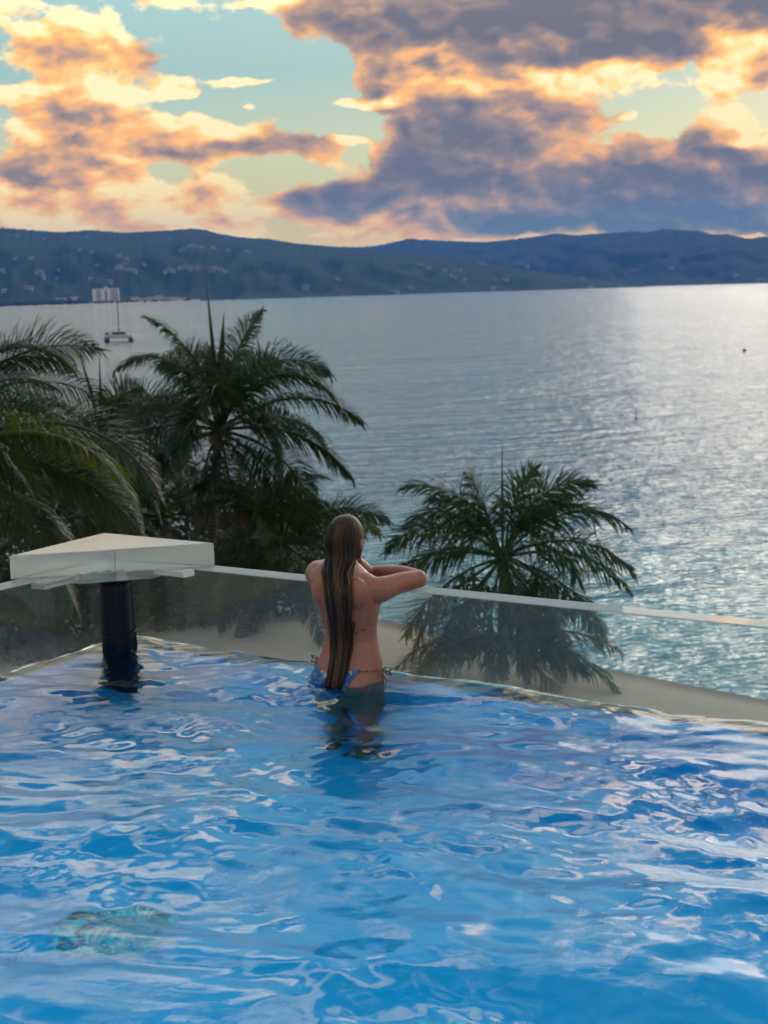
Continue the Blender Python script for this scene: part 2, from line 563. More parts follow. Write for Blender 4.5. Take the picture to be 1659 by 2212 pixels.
# houses on the slopes
m_white = simple('white_render', (0.36, 0.35, 0.33), 0.8, 0.1, 0.3)
m_hotel = simple('hotel_white', (0.66, 0.64, 0.61), 0.8, 0.08, 0.3)
m_roofr = simple('grey_roof', (0.30, 0.27, 0.25), 0.85, 0.2, 0.3)
m_dkwin = simple('dark_opening', (0.03, 0.035, 0.04), 0.25, 0.2, 0.3)


def house_mesh(w, d, h, kind):
    b = MB()
    b.box(-w / 2, w / 2, -d / 2, d / 2, -6, h)
    nwall = len(b.f)
    e = 0.5
    if kind == 0:
        b.raw([(-w / 2 - e, -d / 2 - e, h), (w / 2 + e, -d / 2 - e, h), (w / 2 + e, d / 2 + e, h), (-w / 2 - e, d / 2 + e, h), (-w / 4, 0, h + 2.2), (w / 4, 0, h + 2.2)],
              [(0, 1, 5, 4), (1, 2, 5), (2, 3, 4, 5), (3, 0, 4), (3, 2, 1, 0)])
    elif kind == 1:
        b.box(-w / 2 - e, w / 2 + e, -d / 2 - e, d / 2 + e, h, h + 0.35)
        b.box(-w / 4, w / 4, -d / 4, d / 4, h + 0.35, h + 2.6)
    else:
        b.raw([(-w / 2 - e, -d / 2 - e, h), (w / 2 + e, -d / 2 - e, h), (w / 2 + e, d / 2 + e, h), (-w / 2 - e, d / 2 + e, h), (-w / 2 - e, 0, h + 2.5), (w / 2 + e, 0, h + 2.5)],
              [(0, 1, 5, 4), (1, 2, 5), (2, 3, 4, 5), (3, 0, 4), (3, 2, 1, 0)])
    nroof = len(b.f)
    k = max(2, int(w / 3.2))
    for i in range(k):
        x = -w / 2 + w * (i + 0.5) / k
        b.box(x - 0.7, x + 0.7, -d / 2 - 0.08, -d / 2 + 0.05, 1.0, h - 0.7)
    me = mesh_np('house', b.v, b.f)
    for m in (m_white, m_roofr, m_dkwin):
        me.materials.append(m)
    for i, q in enumerate(me.polygons):
        q.material_index = 0 if i < nwall else (1 if i < nroof else 2)
    return me


hm = [house_mesh(9, 8, 4.0, 0), house_mesh(15, 9, 6.5, 1), house_mesh(12, 9, 5.5, 2), house_mesh(22, 10, 6.5, 1)]
SPOTS = [(345, 150, 1), (395, 160, 0), (380, 95, 0), (70, 90, 1), (190, 105, 0), (135, 190, 2), (65, 190, 0), (515, 180, 2), (545, 190, 1), (520, 222, 3), (515, 228, 2), (535, 215, 1),
         (505, 235, 1), (530, 238, 2), (555, 240, 3), (580, 243, 2), (490, 250, 2), (620, 215, 1), (420, 220, 1), (255, 238, 0), (10, 243, 2), (58, 253, 1), (170, 248, 3), (190, 265, 2),
         (182, 268, 1), (250, 277, 3), (370, 282, 1), (120, 318, 3), (112, 322, 1), (20, 330, 2), (725, 242, 3), (745, 243, 2), (780, 232, 2), (810, 230, 3), (830, 234, 1), (850, 233, 2),
         (925, 232, 2), (938, 236, 1), (950, 240, 3), (975, 250, 2), (915, 246, 1), (790, 150, 3), (812, 142, 2), (830, 135, 2), (850, 140, 1), (870, 143, 2), (920, 145, 2), (985, 152, 1),
         (1065, 160, 2), (1078, 164, 0), (735, 103, 1), (1050, 270, 1), (1460, 278, 1), (1490, 280, 1), (1328, 312, 3), (1322, 318, 1), (1425, 320, 2), (475, 290, 2), (350, 290, 1), (390, 275, 0)]
SPOTS = [(x * .5, 466.3 + y * .5, k) for x, y, k in SPOTS]
SPOTS += [(829.5 + x * .5, 466.3 + y * .5, k) for x, y, k in
          [(195, 232, 2), (263, 242, 2), (312, 240, 1), (330, 240, 2), (290, 265, 2), (300, 270, 1), (385, 262, 2), (350, 282, 2), (425, 212, 3), (160, 215, 1), (480, 278, 1), (500, 280, 2),
           (522, 282, 3), (690, 280, 3), (845, 280, 3), (860, 278, 2), (925, 280, 2), (1000, 297, 3), (1065, 272, 2), (1080, 240, 1), (1245, 233, 2), (620, 225, 2), (590, 210, 3), (220, 312, 2),
           (115, 316, 1), (45, 333, 3), (60, 333, 2), (470, 322, 2), (950, 318, 1), (1520, 262, 2), (1630, 278, 3)]]
placed = []
for n_, (x, y, k) in enumerate(SPOTS):
    if n_ % 5 in (1, 3) and not 495 < y < 600 - 12:
        continue
    h = on_hill(x, y)
    if h is None:
        continue
    o = link('house', hm[k])
    s = max(1.0, h.y / 4600.0)
    o.scale = (s, s, s)
    o.location = h + Vector((0, 0, 0.4))
    o.rotation_euler = (0, 0, -math.atan2(h.x, h.y) + rng.uniform(-0.5, 0.5))
    what = ('small hip-roofed house', 'pale flat-roofed house', 'pale gabled house', 'long flat-roofed building')[k]
    zone = ('at the left edge', 'left of the hotel', 'above the white hotel', 'right of the hotel', 'behind the spear leaf', 'left of the middle', 'right of the middle',
            'above the right shore', 'near the right edge')[sum(x > q for q in (60, 180, 290, 390, 560, 830, 1080, 1330))]
    hgt = 'low slopes' if y > 600 else ('upper slopes' if y < 555 else 'middle slopes')
    placed.append((what, zone, hgt, x + n_ * 1e-4, o))
for (what, zone, hgt, x, o) in placed:
    same = sorted(q[3] for q in placed if q[:3] == (what, zone, hgt))
    n_ = same.index(x)
    first = '' if len(same) == 1 else ('leftmost ' if n_ == 0 else ('', 'second from left ', 'third from left ', 'fourth from left ', 'fifth from left ', 'sixth from left ', 'seventh from left ')[n_])
    tag(o, '%s%s %s, %s of far hills' % (first, what, zone, hgt), 'house', 'pale houses scattered over the far hillsides')

# low green headland on the left with hotel and resort block
m_leafy, g, p, out = material('dark_foliage')
n = g.noise(g.new('ShaderNodeTexCoord').outputs['Object'], 0.4, 4, 0.7)
g.put(p.inputs['Base Color'], g.ramp(n, [(0.3, (0.012, 0.024, 0.010)), (0.7, (0.05, 0.075, 0.025))]))
p.inputs['Roughness'].default_value = 0.9
hb = MB()
HEAD = 2750.0
a0, a1 = az_el(-500, 600)[0], az_el(430, 600)[0]
hv, hf = [], []
for i in range(81):
    a = a0 + (a1 - a0) * i / 80
    taper = min(1.0, (80 - i) / 26.0)
    for j, (dr, z) in enumerate(((0, -0.6), (14, 0.9), (60, 2.2), (900 * taper + 80, 4.0))):
        r = HEAD + 240 * (1 - taper) + 14 * mnoise.noise((a * 140, 2, 1)) + dr
        hv.append((math.sin(a) * r, math.cos(a) * r, SEA_Z + z))
for i in range(80):
    for j in range(3):
        q = i * 4 + j
        hf.append((q, q + 4, q + 5, q + 1))
m_sandfar = simple('pale_sand', (0.42, 0.36, 0.27), 0.95, 0.2, 0.05)
tag(link('headland', mesh_np('headland', hv, hf, True), None, m_sandfar), 'low sandy headland below the hotel', kind='structure')
tb = MB()
for i in range(420):
    f = rng.random()
    px = -420 + 840 * f
    a = az_el(px, 600)[0]
    r = HEAD + 240 * (1 - min(1, (430 - px) / 300.0)) + rng.uniform(40, 160)
    s = rng.uniform(3.0, 7.5) * (0.9 if px < 190 else 0.42)
    c = Vector((math.sin(a) * r, math.cos(a) * r, SEA_Z + 1.5 + s * 0.75))
    tb.ball(c, (s * rng.uniform(0.8, 1.5), s * rng.uniform(0.8, 1.5), s), 7, 5)
tag(tb.build('shore_trees', m_leafy), 'dark line of low trees along the far headland shore', 'trees', kind='stuff')


def far_pos(px, r):
    a = az_el(px, 600)[0]
    return Vector((math.sin(a) * r, math.cos(a) * r, SEA_Z + 2.5)), -a


def windows(b, x0, x1, y, z0, z1, nx, nz, fill=0.6):
    for i in range(nx):
        for j in range(nz):
            cx = x0 + (x1 - x0) * (i + 0.5) / nx
            cz = z0 + (z1 - z0) * (j + 0.5) / nz
            hw, hh = (x1 - x0) / nx * fill / 2, (z1 - z0) / nz * 0.5 / 2
            b.box(cx - hw, cx + hw, y - 0.1, y + 0.1, cz - hh, cz + hh)


# hotel: two joined towers of about eight floors
loc, rz = far_pos(227, 2985)
hot = tag(empty('hotel', loc, rz), 'tall white hotel with two window bays on the far left shore', 'hotel')
H_ = 27.0
for nm, x0, x1 in (('wing', -26.0, -2.0), ('wing', 2.0, 26.0)):
    b = MB(); b.box(x0, x1, -7, 7, -3, H_); w = b.build(nm, m_hotel, hot)
    b = MB(); b.box(x0 + 1, x1 - 1, -6, 6, H_, H_ + 1.2); b.build('roof', m_roofr, w)
    for zi in range(8):
        z = 1.2 + zi * 3.15
        b = MB(); windows(b, x0 + 6.5, x1 - 6.5, -7.05, z, z + 2.7, 4, 1, 0.75); b.build('window', m_dkwin, w)
        b = MB(); b.box(x0 + 6, x1 - 6, -8.2, -7, z - 0.3, z); b.build('balcony', m_hotel, w)
b = MB(); b.box(-2, 2, -4.5, 5, -3, H_ - 3); b.build('stair_core', m_roofr, hot)
b = MB(); b.box(-3, 3, -3, 3, H_ - 3, H_ + 4); b.build('lift_tower', m_hotel, hot)

loc, rz = far_pos(340, 3030)
res = tag(empty('resort_block', loc, rz), 'long low white resort building at the end of the headland', 'building')
x = -54.0
for i, (w, h) in enumerate(((16, 9), (14, 6.5), (18, 8), (15, 10), (20, 7), (14, 6), (13, 5))):
    b = MB(); b.box(x, x + w - 0.6, -6, 6, -3, h); q = b.build('wall', m_hotel, res)
    b = MB(); b.box(x - 0.4, x + w - 0.2, -6.8, 6.8, h, h + 1.3); b.build('roof', m_roofr, q)
    b = MB(); windows(b, x + 1, x + w - 1.6, -6.05, 0.4, h - 0.4, 5, 2); b.build('window', m_dkwin, q)
    x += w
for px, w, h in ((130, 20, 11), (158, 14, 12), (60, 18, 7), (100, 34, 5)):
    loc, rz = far_pos(px, 2960)
    t = tag(empty('apartment_block', loc, rz), {130: 'pale apartment block left of the hotel, among shore trees', 158: 'narrow pale block just left of the white hotel',
            60: 'low pale block near the left end of the headland', 100: 'very low long building on the headland shore'}[px], 'building')
    b = MB(); b.box(-w / 2, w / 2, -6, 6, -3, h); b.build('wall', m_hotel, t)
    b = MB(); b.box(-w / 2 - .4, w / 2 + .4, -6.5, 6.5, h, h + 0.8); b.build('roof', m_roofr, t)
    b = MB(); windows(b, -w / 2 + 1, w / 2 - 1, -6.05, 0.5, h - 0.5, 6, 3); b.build('window', m_dkwin, t)

# ------------------------------------------------------------------ boats and markers
m_hull = simple('dark_hull', (0.05, 0.055, 0.075), 0.35, 0.1, 2)
m_deck = simple('boat_white', (0.36, 0.36, 0.39), 0.4, 0.08, 2)
m_mast = simple('mast_brown', (0.16, 0.06, 0.05), 0.4, 0.1, 2)


def catamaran(loc, rz, label):
    t = tag(empty('catamaran', loc, rz), label, 'sailboat')
    for s in (-1, 1):
        rings = []
        for yy, w, zb in ((-6.2, .35, .25), (-5.8, .62, -.15), (-2, .72, -.4), (2.5, .62, -.35), (5.4, .28, .05), (6.3, .06, .5)):
            zt = 1.35 + 0.02 * yy
            rings.append([(s * 3.0 + w * cx, yy, zz) for cx, zz in ((-1, zt), (-.85, zb + .5), (0, zb), (.85, zb + .5), (1, zt))])
        b = MB(); b.loft(rings); b.build('hull', m_hull, t, True)
    b = MB(); b.box(-3.4, 3.4, -5.4, 1.8, 1.05, 1.75); b.build('bridge_deck', m_deck, t, bevel=.08)
    b = MB()
    b.loft([[(-2.2, -3.4, 1.75), (2.2, -3.4, 1.75), (1.9, 1.2, 1.75), (-1.9, 1.2, 1.75)], [(-1.9, -3.1, 2.75), (1.9, -3.1, 2.75), (1.5, .4, 2.6), (-1.5, .4, 2.6)]])
    c = b.build('cabin', m_deck, t)
    b = MB(); b.box(-1.5, 1.5, -3.45, -3.28, 1.95, 2.5); b.build('window', m_dkwin, c)
    b = MB(); b.tube([(0, .6, 1.7), (0, .6, 16.6)], [.17, .10], 8); b.build('mast', m_mast, t)
    b = MB(); b.tube([(0, .5, 3.4), (0, -4.9, 3.5)], .13, 8); bm = b.build('boom', m_mast, t)
    b = MB(); b.tube([(0, .35, 3.65), (0, -4.6, 3.7)], [.3, .2], 8); b.build('furled_sail', m_deck, bm, True)
    for q in ((3.2, -1.5, 1.7), (-3.2, -1.5, 1.7), (0, 6.2, 1.5)):
        b = MB(); b.tube([q, (0, .6, 15.6)], .025, 4); b.build('stay', m_mast, t)
    b = MB(); b.tube([(-3, 5.9, 1.35), (3, 5.9, 1.35)], .1, 6); b.build('crossbeam', m_mast, t)
    b = MB(); b.tube([(-3.3, -5.6, 1.7), (-3.3, -5.6, 2.6), (-2.3, -5.6, 2.6), (-2.3, -5.6, 1.7)], .06, 6); b.box(-3.2, -2.4, -5.75, -5.5, 1.9, 2.45); b.build('dinghy_davit', m_hull, t)
    return t


bp = at(258, 738, 378.0); bp.z = SEA_Z
catamaran(bp, R(8), 'dark hulled catamaran with a bare mast at anchor in the bay')
fb = at(1275, 625.5, 4300.0); fb.z = SEA_Z
t = tag(empty('motor_yacht', fb, R(80)), 'tiny white yacht below the far right shore', 'boat')
b = MB(); b.loft([[(-3, -11, .2), (3, -11, .2), (3, -11, 3), (-3, -11, 3)], [(-3, 4, .2), (3, 4, .2), (3.2, 4, 3.2), (-3.2, 4, 3.2)], [(-.2, 12, 1), (.2, 12, 1), (.2, 12.5, 4), (-.2, 12.5, 4)]]); b.build('hull', m_deck, t)
b = MB(); b.box(-2.4, 2.4, -7, 4, 3, 6.5); b.box(-1.8, 1.8, -4, 2, 6.5, 9); b.build('cabin', m_deck, t)

m_buoy = simple('dark_buoy', (0.04, 0.02, 0.02), 0.5, 0.1, 5)
mp = at(1374, 912, 122.0); mp.z = SEA_Z
t = tag(empty('marker_buoy', mp), 'slim dark marker pole standing upright in the open water', 'buoy')
b = MB(); b.tube([(0, 0, -.1), (0, 0, .85)], [.035, .02], 6); b.build('pole', m_buoy, t)
b = MB(); b.ball((0, 0, .05), (.10, .10, .10)); b.build('float', m_buoy, t, True)
bq = at(1608, 762, 235.0); bq.z = SEA_Z
t = tag(empty('mooring_buoy', bq), 'small dark round buoy near the right edge of the bay', 'buoy')
b = MB(); b.ball((0, 0, .10), (.34, .34, .24)); b.build('float', m_buoy, t, True)
b = MB(); b.tube([(0, 0, .4), (0, 0, .7)], .05, 6); b.build('pick_up_pole', m_buoy, t)

# ------------------------------------------------------------------ beach below the pool
m_sand, g, p, out = material('beach_sand')
tcn = g.new('ShaderNodeTexCoord').outputs['Object']
n = g.noise(tcn, 0.9, 6, 0.65)
n2 = g.noise(tcn, 14.0, 3, 0.6)
n4 = g.noise(tcn, 0.22, 4, 0.6)
dry = g.mix(g.mad(n2, 0.3, g.mad(n4, 0.4, g.mul(n, 0.3))), (0.33, 0.275, 0.21), (0.62, 0.53, 0.41))
zs = g.xyz(tcn)[2]
wet = g.smooth(g.mad(n4, 0.2, zs), SEA_Z + 0.36, SEA_Z + 0.14)            # damp sand by the waterline
g.put(p.inputs['Base Color'], g.mix(wet, dry, (0.24, 0.20, 0.155)))
p.inputs['Roughness'].default_value = 0.95
p.inputs['Specular IOR Level'].default_value = 0.1
bmp = g.new('ShaderNodeBump'); g.put(bmp.inputs['Height'], g.add(n, g.mul(n2, 0.1))); bmp.inputs['Strength'].default_value = 0.6; bmp.inputs['Distance'].default_value = 0.25
g.put(p.inputs['Normal'], bmp.outputs[0])
SHORE = [(-160, 190), (-90, 128), (-45, 90), (-22, 70), (-10, 57.5), (-4, 51.5), (-0.4, 48.2), (3, 44.9), (6.2, 41.5), (9.8, 37.3), (16, 31), (28, 22), (60, 6), (140, -30)]
bv, bf = [], []
prof = [(3.5, -0.55), (1.2, -0.12), (0.0, 0.06), (-1.5, 0.28), (-5, 0.42), (-14, 0.5)]
for i, (x, y) in enumerate(SHORE):
    x0, y0 = SHORE[max(i - 1, 0)]; x1, y1 = SHORE[min(i + 1, len(SHORE) - 1)]
    nx, ny = -(y1 - y0), x1 - x0
    l = math.hypot(nx, ny); nx, ny = nx / l, ny / l
    wob = 0.35 * math.sin(i * 2.3)
    for off, z in prof:
        bv.append((x + nx * (off + wob), y + ny * (off + wob), SEA_Z + z))
    bv.append((x - 0.0 * 120, y - 160, SEA_Z + 0.5))
k = len(prof) + 1
for i in range(len(SHORE) - 1):
    for j in range(k - 1):
        q = i * k + j
        bf.append((q, q + k, q + k + 1, q + 1))
bo = link('beach', mesh_np('beach', bv, bf, True), None, m_sand)
tag(bo, 'pale sand beach below the pool wall', kind='structure')
GZ = SEA_Z + 0.5

# ------------------------------------------------------------------ palms


def leaf_mat(name, dark, light, trans):
    m, g, p, out = material(name)
    at_ = g.new('ShaderNodeAttribute', attribute_name='tone').outputs['Fac']
    g.put(p.inputs['Base Color'], g.mix(at_, dark, light))
    p.inputs['Roughness'].default_value = 0.42
    p.inputs['Specular IOR Level'].default_value = 0.35
    tr = g.new('ShaderNodeBsdfTranslucent')
    g.put(tr.inputs['Color'], g.mix(at_, trans, tuple(min(1, c * 1.7) for c in trans)))
    mx = g.new('ShaderNodeMixShader'); mx.inputs[0].default_value = 0.28
    g.nt.links.new(p.outputs[0], mx.inputs[1]); g.nt.links.new(tr.outputs[0], mx.inputs[2]); g.nt.links.new(mx.outputs[0], out.inputs[0])
    return m


m_coco = leaf_mat('coconut_leaf', (0.006, 0.017, 0.005), (0.028, 0.050, 0.009), (0.050, 0.080, 0.005))
m_cocoy = leaf_mat('coconut_leaf_backlit', (0.040, 0.060, 0.010), (0.11, 0.12, 0.018), (0.17, 0.19, 0.010))  # lit copy of the coconut leaf: backlight glow put into its colours
m_royal = leaf_mat('fan_leaf', (0.008, 0.026, 0.010), (0.034, 0.080, 0.020), (0.050, 0.120, 0.016))
m_bark, g, p, out = material('palm_bark')
tcn = g.new('ShaderNodeTexCoord').outputs['Object']
wv = g.new('ShaderNodeTexWave', wave_type='BANDS', bands_direction='Z'); g.put(wv.inputs['Vector'], tcn)
wv.inputs['Scale'].default_value = 2.6; wv.inputs['Distortion'].default_value = 2.5; wv.inputs['Detail'].default_value = 2.0
g.put(p.inputs['Base Color'], g.mix(wv.outputs['Fac'], (0.035, 0.028, 0.022), (0.13, 0.105, 0.085)))
p.inputs['Roughness'].default_value = 0.9
bmp = g.new('ShaderNodeBump'); g.put(bmp.inputs['Height'], wv.outputs['Fac']); bmp.inputs['Strength'].default_value = 0.6; bmp.inputs['Distance'].default_value = 0.03
g.put(p.inputs['Normal'], bmp.outputs[0])
m_coconut = simple('coconut_husk', (0.10, 0.075, 0.02), 0.6, 0.3, 6)
m_dead = leaf_mat('dry_brown_leaf', (0.050, 0.030, 0.014), (0.13, 0.085, 0.040), (0.10, 0.06, 0.02))
m_shaft = simple('green_crownshaft', (0.06, 0.10, 0.03), 0.5, 0.2, 3)


def frond_mesh(e0, L, droop, rs, leaf=0.85, n=74, width=0.045, plumose=False, start=0.16, hang=1.0, twist=0.0, roll0=0.0, roll1=0.0):
    """A feather leaf: rachis in the local x-z plane, leaflets each side."""
    M = 22
    t = np.linspace(0, 1, M)
    ang = R(e0) - R(droop) * t ** 1.35
    ds = L / (M - 1)
    X = np.concatenate([[0], np.cumsum(np.cos(ang[:-1]) * ds)])
    Z = np.concatenate([[0], np.cumsum(np.sin(ang[:-1]) * ds)])
    side = np.cumsum(rs.normal(0, 0.006, M)) * L * 0.6 + twist * t ** 2
    b = MB()
    rad = [0.060 * L / 4.5 * (1 - 0.93 * q) + 0.004 for q in t]
    b.tube(list(zip(X, side, Z)), rad, 5, False, up=(0, 1, 0))
    nbase = len(b.v)
    tone = [0.75] * nbase
    for s in (-1, 1):
        for i in range(n):
            q = start + (1 - start) * (i + rs.uniform(-0.25, 0.25) + 0.5) / n
            q = min(q, 0.998)
            x, z, y = np.interp(q, t, X), np.interp(q, t, Z), np.interp(q, t, side)
            a = np.interp(q, t, ang)
            u = (q - start) / (1 - start)
            prof = math.sin(math.pi * min(1.0, 0.16 + 0.86 * u ** 0.8)) ** 0.55 if u < 0.98 else 0.3
            ll = leaf * max(0.22, prof) * rs.uniform(0.86, 1.1)
            fw = R(16 + 50 * u ** 1.3 + rs.normal(0, 6)) if not plumose else R(24 + 40 * u + rs.normal(0, 10))
            lift = R(rs.normal(14, 8)) if not plumose else R(rs.choice([-42, 4, 48]) + rs.normal(0, 9))
            T = np.array([math.cos(a), 0, math.sin(a)]); S = np.array([0, s, 0.0]); U = np.array([-math.sin(a), 0, math.cos(a)])
            rl = roll0 + roll1 * u
            S, U = S * math.cos(rl) + U * (math.sin(rl) * s), U * math.cos(rl) - S * (math.sin(rl) * s)
            d = T * math.sin(fw) + (S * math.cos(lift) + U * math.sin(lift)) * math.cos(fw)
            w = width * rs.uniform(0.8, 1.2)
            wd = np.cross(d, U); wd /= (np.linalg.norm(wd) + 1e-6)
            wd = wd * math.cos(0.5) + U * math.sin(0.5) * s
            P = np.array([x, y, z])
            pts = [P]
            dd = d.copy()
            segs = (0.34, 0.36, 0.30)
            g_ = hang * (0.16 + 0.26 * rs.random())
            for k2, sl in enumerate(segs):
                P = P + dd * ll * sl
                pts.append(P)
                dd = dd + np.array([0, 0, -g_ * (0.8 + 0.5 * k2)])
                dd /= np.linalg.norm(dd)
            ws = (0.5, 1.0, 0.75)
            vs = []
            for k2 in range(3):
                vs += [pts[k2] - wd * w * 0.5 * ws[k2], pts[k2] + wd * w * 0.5 * ws[k2]]
            vs.append(pts[3])
            b.raw(vs, [(0, 1, 3, 2), (2, 3, 5, 4), (4, 5, 6)])
            tv = min(1, max(0, 0.35 + rs.normal(0, 0.22)))
            tone += [tv] * 7
    me = mesh_np('frond', b.v, b.f, True)
    at_ = me.attributes.new('tone', 'FLOAT', 'POINT')
    at_.data.foreach_set('value', tone)
    return me


def palm(crown, foot, label, fronds, mat, spear=None, leaf=0.85, n=74, width=0.045, plumose=False, trunk_r=0.16, seed=1, nuts=0, name='palm_tree', group='palm trees on the beach', yellow=(), start=.16, hang=1.0, dead=()):
    """fronds: (azimuth deg: 0 right, 90 away, elevation, length, droop)"""
    rs = np.random.default_rng(seed)
    crown = Vector(crown); foot = Vector(foot)
    root = tag(empty(name, foot), label, 'palm tree', group)
    rel = crown - foot
    pts = []
    for i in range(15):
        q = i / 14
        c = Vector((rel.x * q ** 1.5, rel.y * q ** 1.5, rel.z * q))
        pts.append(c)
    b = MB()
    P2 = []; RR = []
    for i in range(57):
        q = i / 56
        c = Vector((rel.x * q ** 1.5, rel.y * q ** 1.5, rel.z * q - 0.15 * (1 - q)))
        P2.append(c); RR.append(trunk_r * (1.35 - 0.62 * q ** 0.5 + (0.35 * max(0, 0.12 - q) / 0.12)) * (1 + 0.035 * (i % 2)))
    b.tube(P2, RR, 12)
    b.build('trunk', m_bark, root, True)
    if plumose:
        b = MB(); b.tube([rel + Vector((0, 0, z)) for z in (-0.75, -0.55, -0.2, 0.12)], [trunk_r * 0.82, trunk_r * 1.0, trunk_r * 0.75, trunk_r * 0.4], 12)
        b.build('crownshaft', m_shaft, root, True)
    for i, (azd, e0, L, dr) in enumerate(fronds):
        me = frond_mesh(e0, L, dr, rs, leaf * L / 4.5 if not plumose else leaf, n, width, plumose, start, hang, rs.normal(0, 0.25), R(rs.choice((-1, 1)) * rs.uniform(18, 55)), R(rs.normal(0, 35)))
        o = link('frond', me, root, m_dead if i in dead else (m_cocoy if i in yellow else mat))
        o.location = rel + Vector((0.08 * math.cos(R(azd)), 0.08 * math.sin(R(azd)), -0.12 + 0.10 * math.sin(R(e0))))
        o.rotation_euler = (rs.normal(0, 0.10), 0, R(azd))
        if i in dead:
            o['label'] = 'dry brown hanging frond'
        if i in yellow:
            o['label'] = 'yellow-green backlit frond'
    for (dx_, dy_, Ls, r0) in (spear or ()):
        b = MB()
        tip = rel + Vector((dx_, dy_, Ls))
        mid = rel + Vector((dx_ * 0.4, dy_ * 0.4, Ls * 0.5))
        b.tube([rel, rel.lerp(mid, .5), mid, mid.lerp(tip, 0.55), tip], [r0 * 0.8, r0 * 1.1, r0, r0 * 0.5, 0.008], 7)
        me = mesh_np('spear_leaf', b.v, b.f, True)
        a_ = me.attributes.new('tone', 'FLOAT', 'POINT'); a_.data.foreach_set('value', [0.6] * len(b.v))
        link('spear_leaf', me, root, mat)
    for i in range(nuts):
        a = rs.uniform(0, 6.28)
        b = MB(); b.ball(rel + Vector((0.27 * math.cos(a), 0.27 * math.sin(a), -0.38 - 0.12 * (i % 3))), (0.13, 0.13, 0.17), 9, 6)
        b.build('coconut', m_coconut, root, True)
    return root


def ring(rs, n, e_hi, e_lo, L, dr0, dr1, off=0.0):
    out = []
    for i in range(n):
        u = i / max(1, n - 1)
        out.append(((off + i * 137.5 + rs.normal(0, 8)) % 360, e_hi + (e_lo - e_hi) * u + rs.normal(0, 4), L * rs.uniform(0.9, 1.08) * (0.86 + 0.14 * math.sin(math.pi * u)), dr0 + (dr1 - dr0) * u + rs.normal(0, 6)))
    return out


def foot_at(px, Y, z=GZ):
    p = at(px, 1300, Y)
    p.z = z
    return p


rs = np.random.default_rng(5)
# main coconut palm, left of centre
F = [(168, 76, 4.7, 118), (176, 84, 4.3, 60), (20, 84, 4.0, 40), (12, 72, 4.9, 122), (-14, 62, 5.0, 128), (4, 34, 4.9, 84), (-20, 8, 4.8, 72),
     (-35, -22, 4.6, 52), (184, 40, 3.9, 95), (196, 14, 4.5, 72), (205, -14, 4.4, 58), (160, 30, 4.4, 90), (95, 66, 4.6, 100), (130, 70, 4.6, 105), (55, 68, 4.6, 105),
     (275, 62, 4.2, 130), (250, 30, 4.2, 110), (300, 26, 4.4, 105), (270, -18, 4.2, 62), (285, -48, 4.2, 34), (240, -40, 4.0, 40), (318, -34, 4.5, 46), (330, -8, 4.7, 66), (40, 18, 4.6, 80), (120, 18, 4.4, 80), (225, -4, 4.3, 70)]
palm(at(474, 922, 47), foot_at(452, 47.4), 'tall coconut palm with a long bare spear leaf, left of the woman', F, m_coco, [(-0.22, 0, 4.75, 0.075), (0.30, 0, 3.6, 0.15)], 1.25, 128, 0.040, seed=21, nuts=7, trunk_r=.17, hang=2.3, dead=(19, 20), yellow=(21,))
# palm behind the catamaran, two thin spears
F = ring(rs, 20, 70, -40, 4.4, 100, 50, 30) + [(12, 66, 4.2, 125), (168, 62, 4.2, 118), (-6, 50, 4.4, 112)]
palm(at(222, 960, 53), foot_at(250, 53.5), 'coconut palm with two short spear leaves below the catamaran', F, m_coco, [(-0.75, 0, 3.7, 0.07), (0.05, 0, 3.2, 0.07)], 1.2, 90, 0.038, seed=22, nuts=5, hang=1.5, dead=(18, 19))
# palm cut by the left edge
F = [(15, 48, 4.8, 70), (-8, 62, 4.6, 112), (30, 30, 4.8, 75), (-20, 20, 4.8, 88), (5, 5, 4.6, 70), (-40, -10, 4.5, 60), (330, -35, 4.3, 40)] + ring(rs, 14, 75, -40, 4.5, 105, 50, 100)
palm(at(-125, 890, 40), foot_at(-150, 40.5), 'coconut palm cut off by the left edge of the picture, upper crown', F, m_coco, None, 1.2, 96, 0.034, seed=23, nuts=4, hang=1.5)
# nearer palm, low left: long hanging yellow-green fronds
F = [(2, 34, 4.5, 112), (-12, 30, 4.4, 106), (-42, 8, 3.9, 78), (8, 14, 3.8, 96), (-62, 16, 3.6, 108), (24, 26, 4.0, 105), (-25, -18, 3.6, 66), (-75, -12, 3.4, 60), (-50, -30, 3.4, 45)] + ring(rs, 9, 60, -20, 4.0, 105, 60, 40)
palm(at(-165, 1000, 24.5), foot_at(-240, 24.8), 'nearest coconut palm, its long yellow-green fronds hanging over the left pool wall', F, m_coco, None, 1.05, 120, 0.028, seed=24, nuts=3, yellow=(1, 5), hang=1.5)
# lower palms closing the gap behind the pool wall
for (px, py, Y, fx, sd, lab, yl) in (
        (610, 1165, 45, 520, 31, 'low leaning palm just left of the woman with a yellow-green frond', (0, 1)),
        (345, 1110, 51, 372, 32, 'low palm between the tall coconut palm and the palm with two spears', (3,)),
        (110, 1120, 44, 120, 33, 'low palm on the far left behind the pale corner shelf', ()),
        (575, 1110, 60, 590, 34, 'dark palm standing behind the trunk of the tall coconut palm', ()),
        ):
    F = ring(rs, 19, 68, -46, 3.9, 100, 40, sd * 17)
    if sd == 31:
        F = [(12, 40, 3.4, 100), (28, 34, 3.2, 95)] + F
    palm(at(px, py, Y), foot_at(fx, Y + 0.3), lab, F, m_coco, [(0.1, 0, 2.0, 0.05)], 1.2, 84, 0.040, seed=sd, nuts=3, hang=1.4, yellow=yl)
